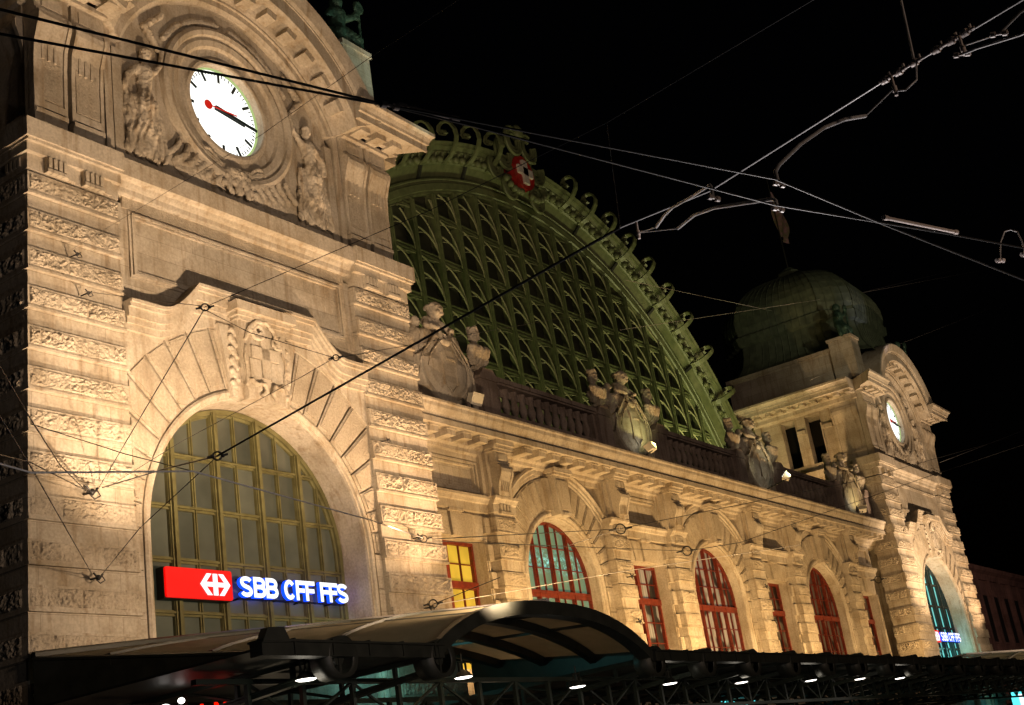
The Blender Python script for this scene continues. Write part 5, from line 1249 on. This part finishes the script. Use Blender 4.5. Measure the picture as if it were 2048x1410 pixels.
spot('street_light', (96, -22, 9), (114, 4, 9), 5200, (1, .62, .5), 60, .8, .3)
# flag on the far dome
fl = empty('flagpole', (XR, 5.4, 37.2), 'dark flagpole with limp pinkish flag on top of the far dome', 'flagpole')
b = MB(); b.tube([(0, 0, 0), (0, 0, 8.2)], .06, 6, 0, True, .03); b.build('pole', 'black', fl)
b = MB(); rows = []
for i in range(9):
    z = 6.9 - i*.5; w_ = .2 + 1.0*math.sin(min(i, 6)/6*2.2)*(.9 if i < 7 else .5)
    rows.append([(j/6*w_*.9, .25*math.sin(j*1.3 + i*.4)*w_ - j/6*w_*.4, z - .35*j/6*(1+i*.1)) for j in range(7)])
b.strip(rows, 0, True); flm = b.build('flag', varied('faded_pink_flag', (.28, .16, .20), (.12, .14, .06), .8), fl)
spot('flag_light', (84, -8, 18), (XR, 5.4, 42), 2600, (.8, .7, 1), 14, .6, .2)
# bronze figures on the tower corners
def bronze(x, label):
    b = MB(); z0 = 28.65
    ell(b, (x, .6, z0 + 2.25), .26, .28, .32); cap(b, (x, .6, z0+2.0), .14, (x, .6, z0+1.8), .2); cap(b, (x-.3, .6, z0+1.75), .2, (x+.3, .6, z0+1.75), .2)
    cap(b, (x, .6, z0+1.7), .36, (x-.1, .65, z0+1.0), .34); cap(b, (x-.1, .6, z0+1.0), .34, (x-.5, .2, z0+.55), .26); cap(b, (x+.1, .6, z0+1.0), .34, (x+.5, .2, z0+.6), .26)
    cap(b, (x-.5, .2, z0+.55), .22, (x-.5, .1, z0+.1), .15); cap(b, (x+.5, .2, z0+.6), .22, (x+.55, .1, z0+.1), .15)
    cap(b, (x+.35, .6, z0+1.7), .17, (x+.75, .4, z0+1.9), .13); cap(b, (x+.75, .4, z0+1.9), .13, (x+.95, .3, z0+2.3), .1)
    cap(b, (x-.35, .6, z0+1.7), .17, (x-.8, .4, z0+1.3), .13)
    for k in range(9): ell(b, (x + .95 + .2*math.cos(k*.7), .3, z0 + 2.35 + .2*math.sin(k*.7)), .1, .1, .1, 8)
    for k in range(10): cap(b, (x - .9 + .2*k, .5, z0 + .9 - .05*abs(k-5)), .16, (x - 1.0 + .22*k, .4, z0 + .05), .14)
    cap(b, (x+.95, .3, z0+2.2), .06, (x+.8, .3, z0+.1), .08)
    o = remesh(b, 'bronze_figure', 'bronze', None, .06, 2); tag(o, label, 'statue', 'bronze figures on the tower corners')
bronze(XL + 6.35, 'green bronze seated figure on the right shoulder of the near clock tower'); bronze(XR - 6.35, 'dark bronze figure at the near corner of the far dome'); bronze(XR + 6.35, 'dark bronze figure behind the gable of the far clock')
spot('statue_light', (36, -6, 20), (32.6, .5, 30.5), 2600, (.75, 1, .8), 22, .7, .2)
# small lit things under the canopy
t = empty('shop_sign', (56, 1.0, 4.9), 'small teal lit shop front under the canopy at the bottom right of centre', 'shop front')
b = MB(); b.box(-2.2, 2.0, 0, .1, -.8, .15); b.build('light_box', 'teal_light', t); b = MB(); [b.box(x-.05, x+.05, -.03, 0, -.8, .15) for x in (-2.2, -1.1, -.9, .1, 1.1, 2.0)]; b.box(-2.2, 2.0, -.05, 0, .15, .22); b.build('frame', 'black', t)
t = empty('kiosk_light', (92.6, -2.2, 4.0), 'bright teal and white kiosk light at the bottom right corner', 'kiosk')
b = MB(); b.box(-.8, 1.3, 0, .3, -.9, .45); b.build('light_box', 'teal_light', t); b = MB(); b.box(.0, .9, -.05, 0, -.5, .3); b.build('lit_panel', 'sign_white', t)
b = MB(); ell(b, (17.53, -5, 4.6), .1, .1, .06, 10); tag(b.build('spot_lamp', 'lamp_glow'), 'small cold white spot lamp at the bottom left, lower of two', 'lamp', 'cold spot lamps at the bottom left')
b = MB(); ell(b, (17.94, -5, 4.72), .07, .07, .06, 10); tag(b.build('spot_lamp', 'lamp_glow'), 'small cold white spot lamp at the bottom left, upper of two', 'lamp', 'cold spot lamps at the bottom left')
t = empty('neon_sign', (18.0, -5.0, 4.35), 'red neon lettering cut off by the bottom edge at the left', 'sign')
def text(ch, x, parent, m, size, z=0):
    cu = bpy.data.curves.new('letters', 'FONT'); cu.body = ch; cu.size = size; cu.offset = .01; cu.extrude = .02
    o = bpy.data.objects.new('letters', cu); COL.objects.link(o); bpy.context.view_layer.update(); dg = bpy.context.evaluated_depsgraph_get()
    me = bpy.data.meshes.new_from_object(o.evaluated_get(dg)); bpy.data.objects.remove(o); me.materials.clear(); me.materials.append(M[m])
    for v in me.vertices: v.co = (v.co.x, -v.co.z, v.co.y)
    o = bpy.data.objects.new('letters', me); COL.objects.link(o); o.parent = parent; o.location = (x, 0, z); return o
text('and', -.1, t, 'neon_red', .42); text('M', .78, t, 'neon_red', .46)
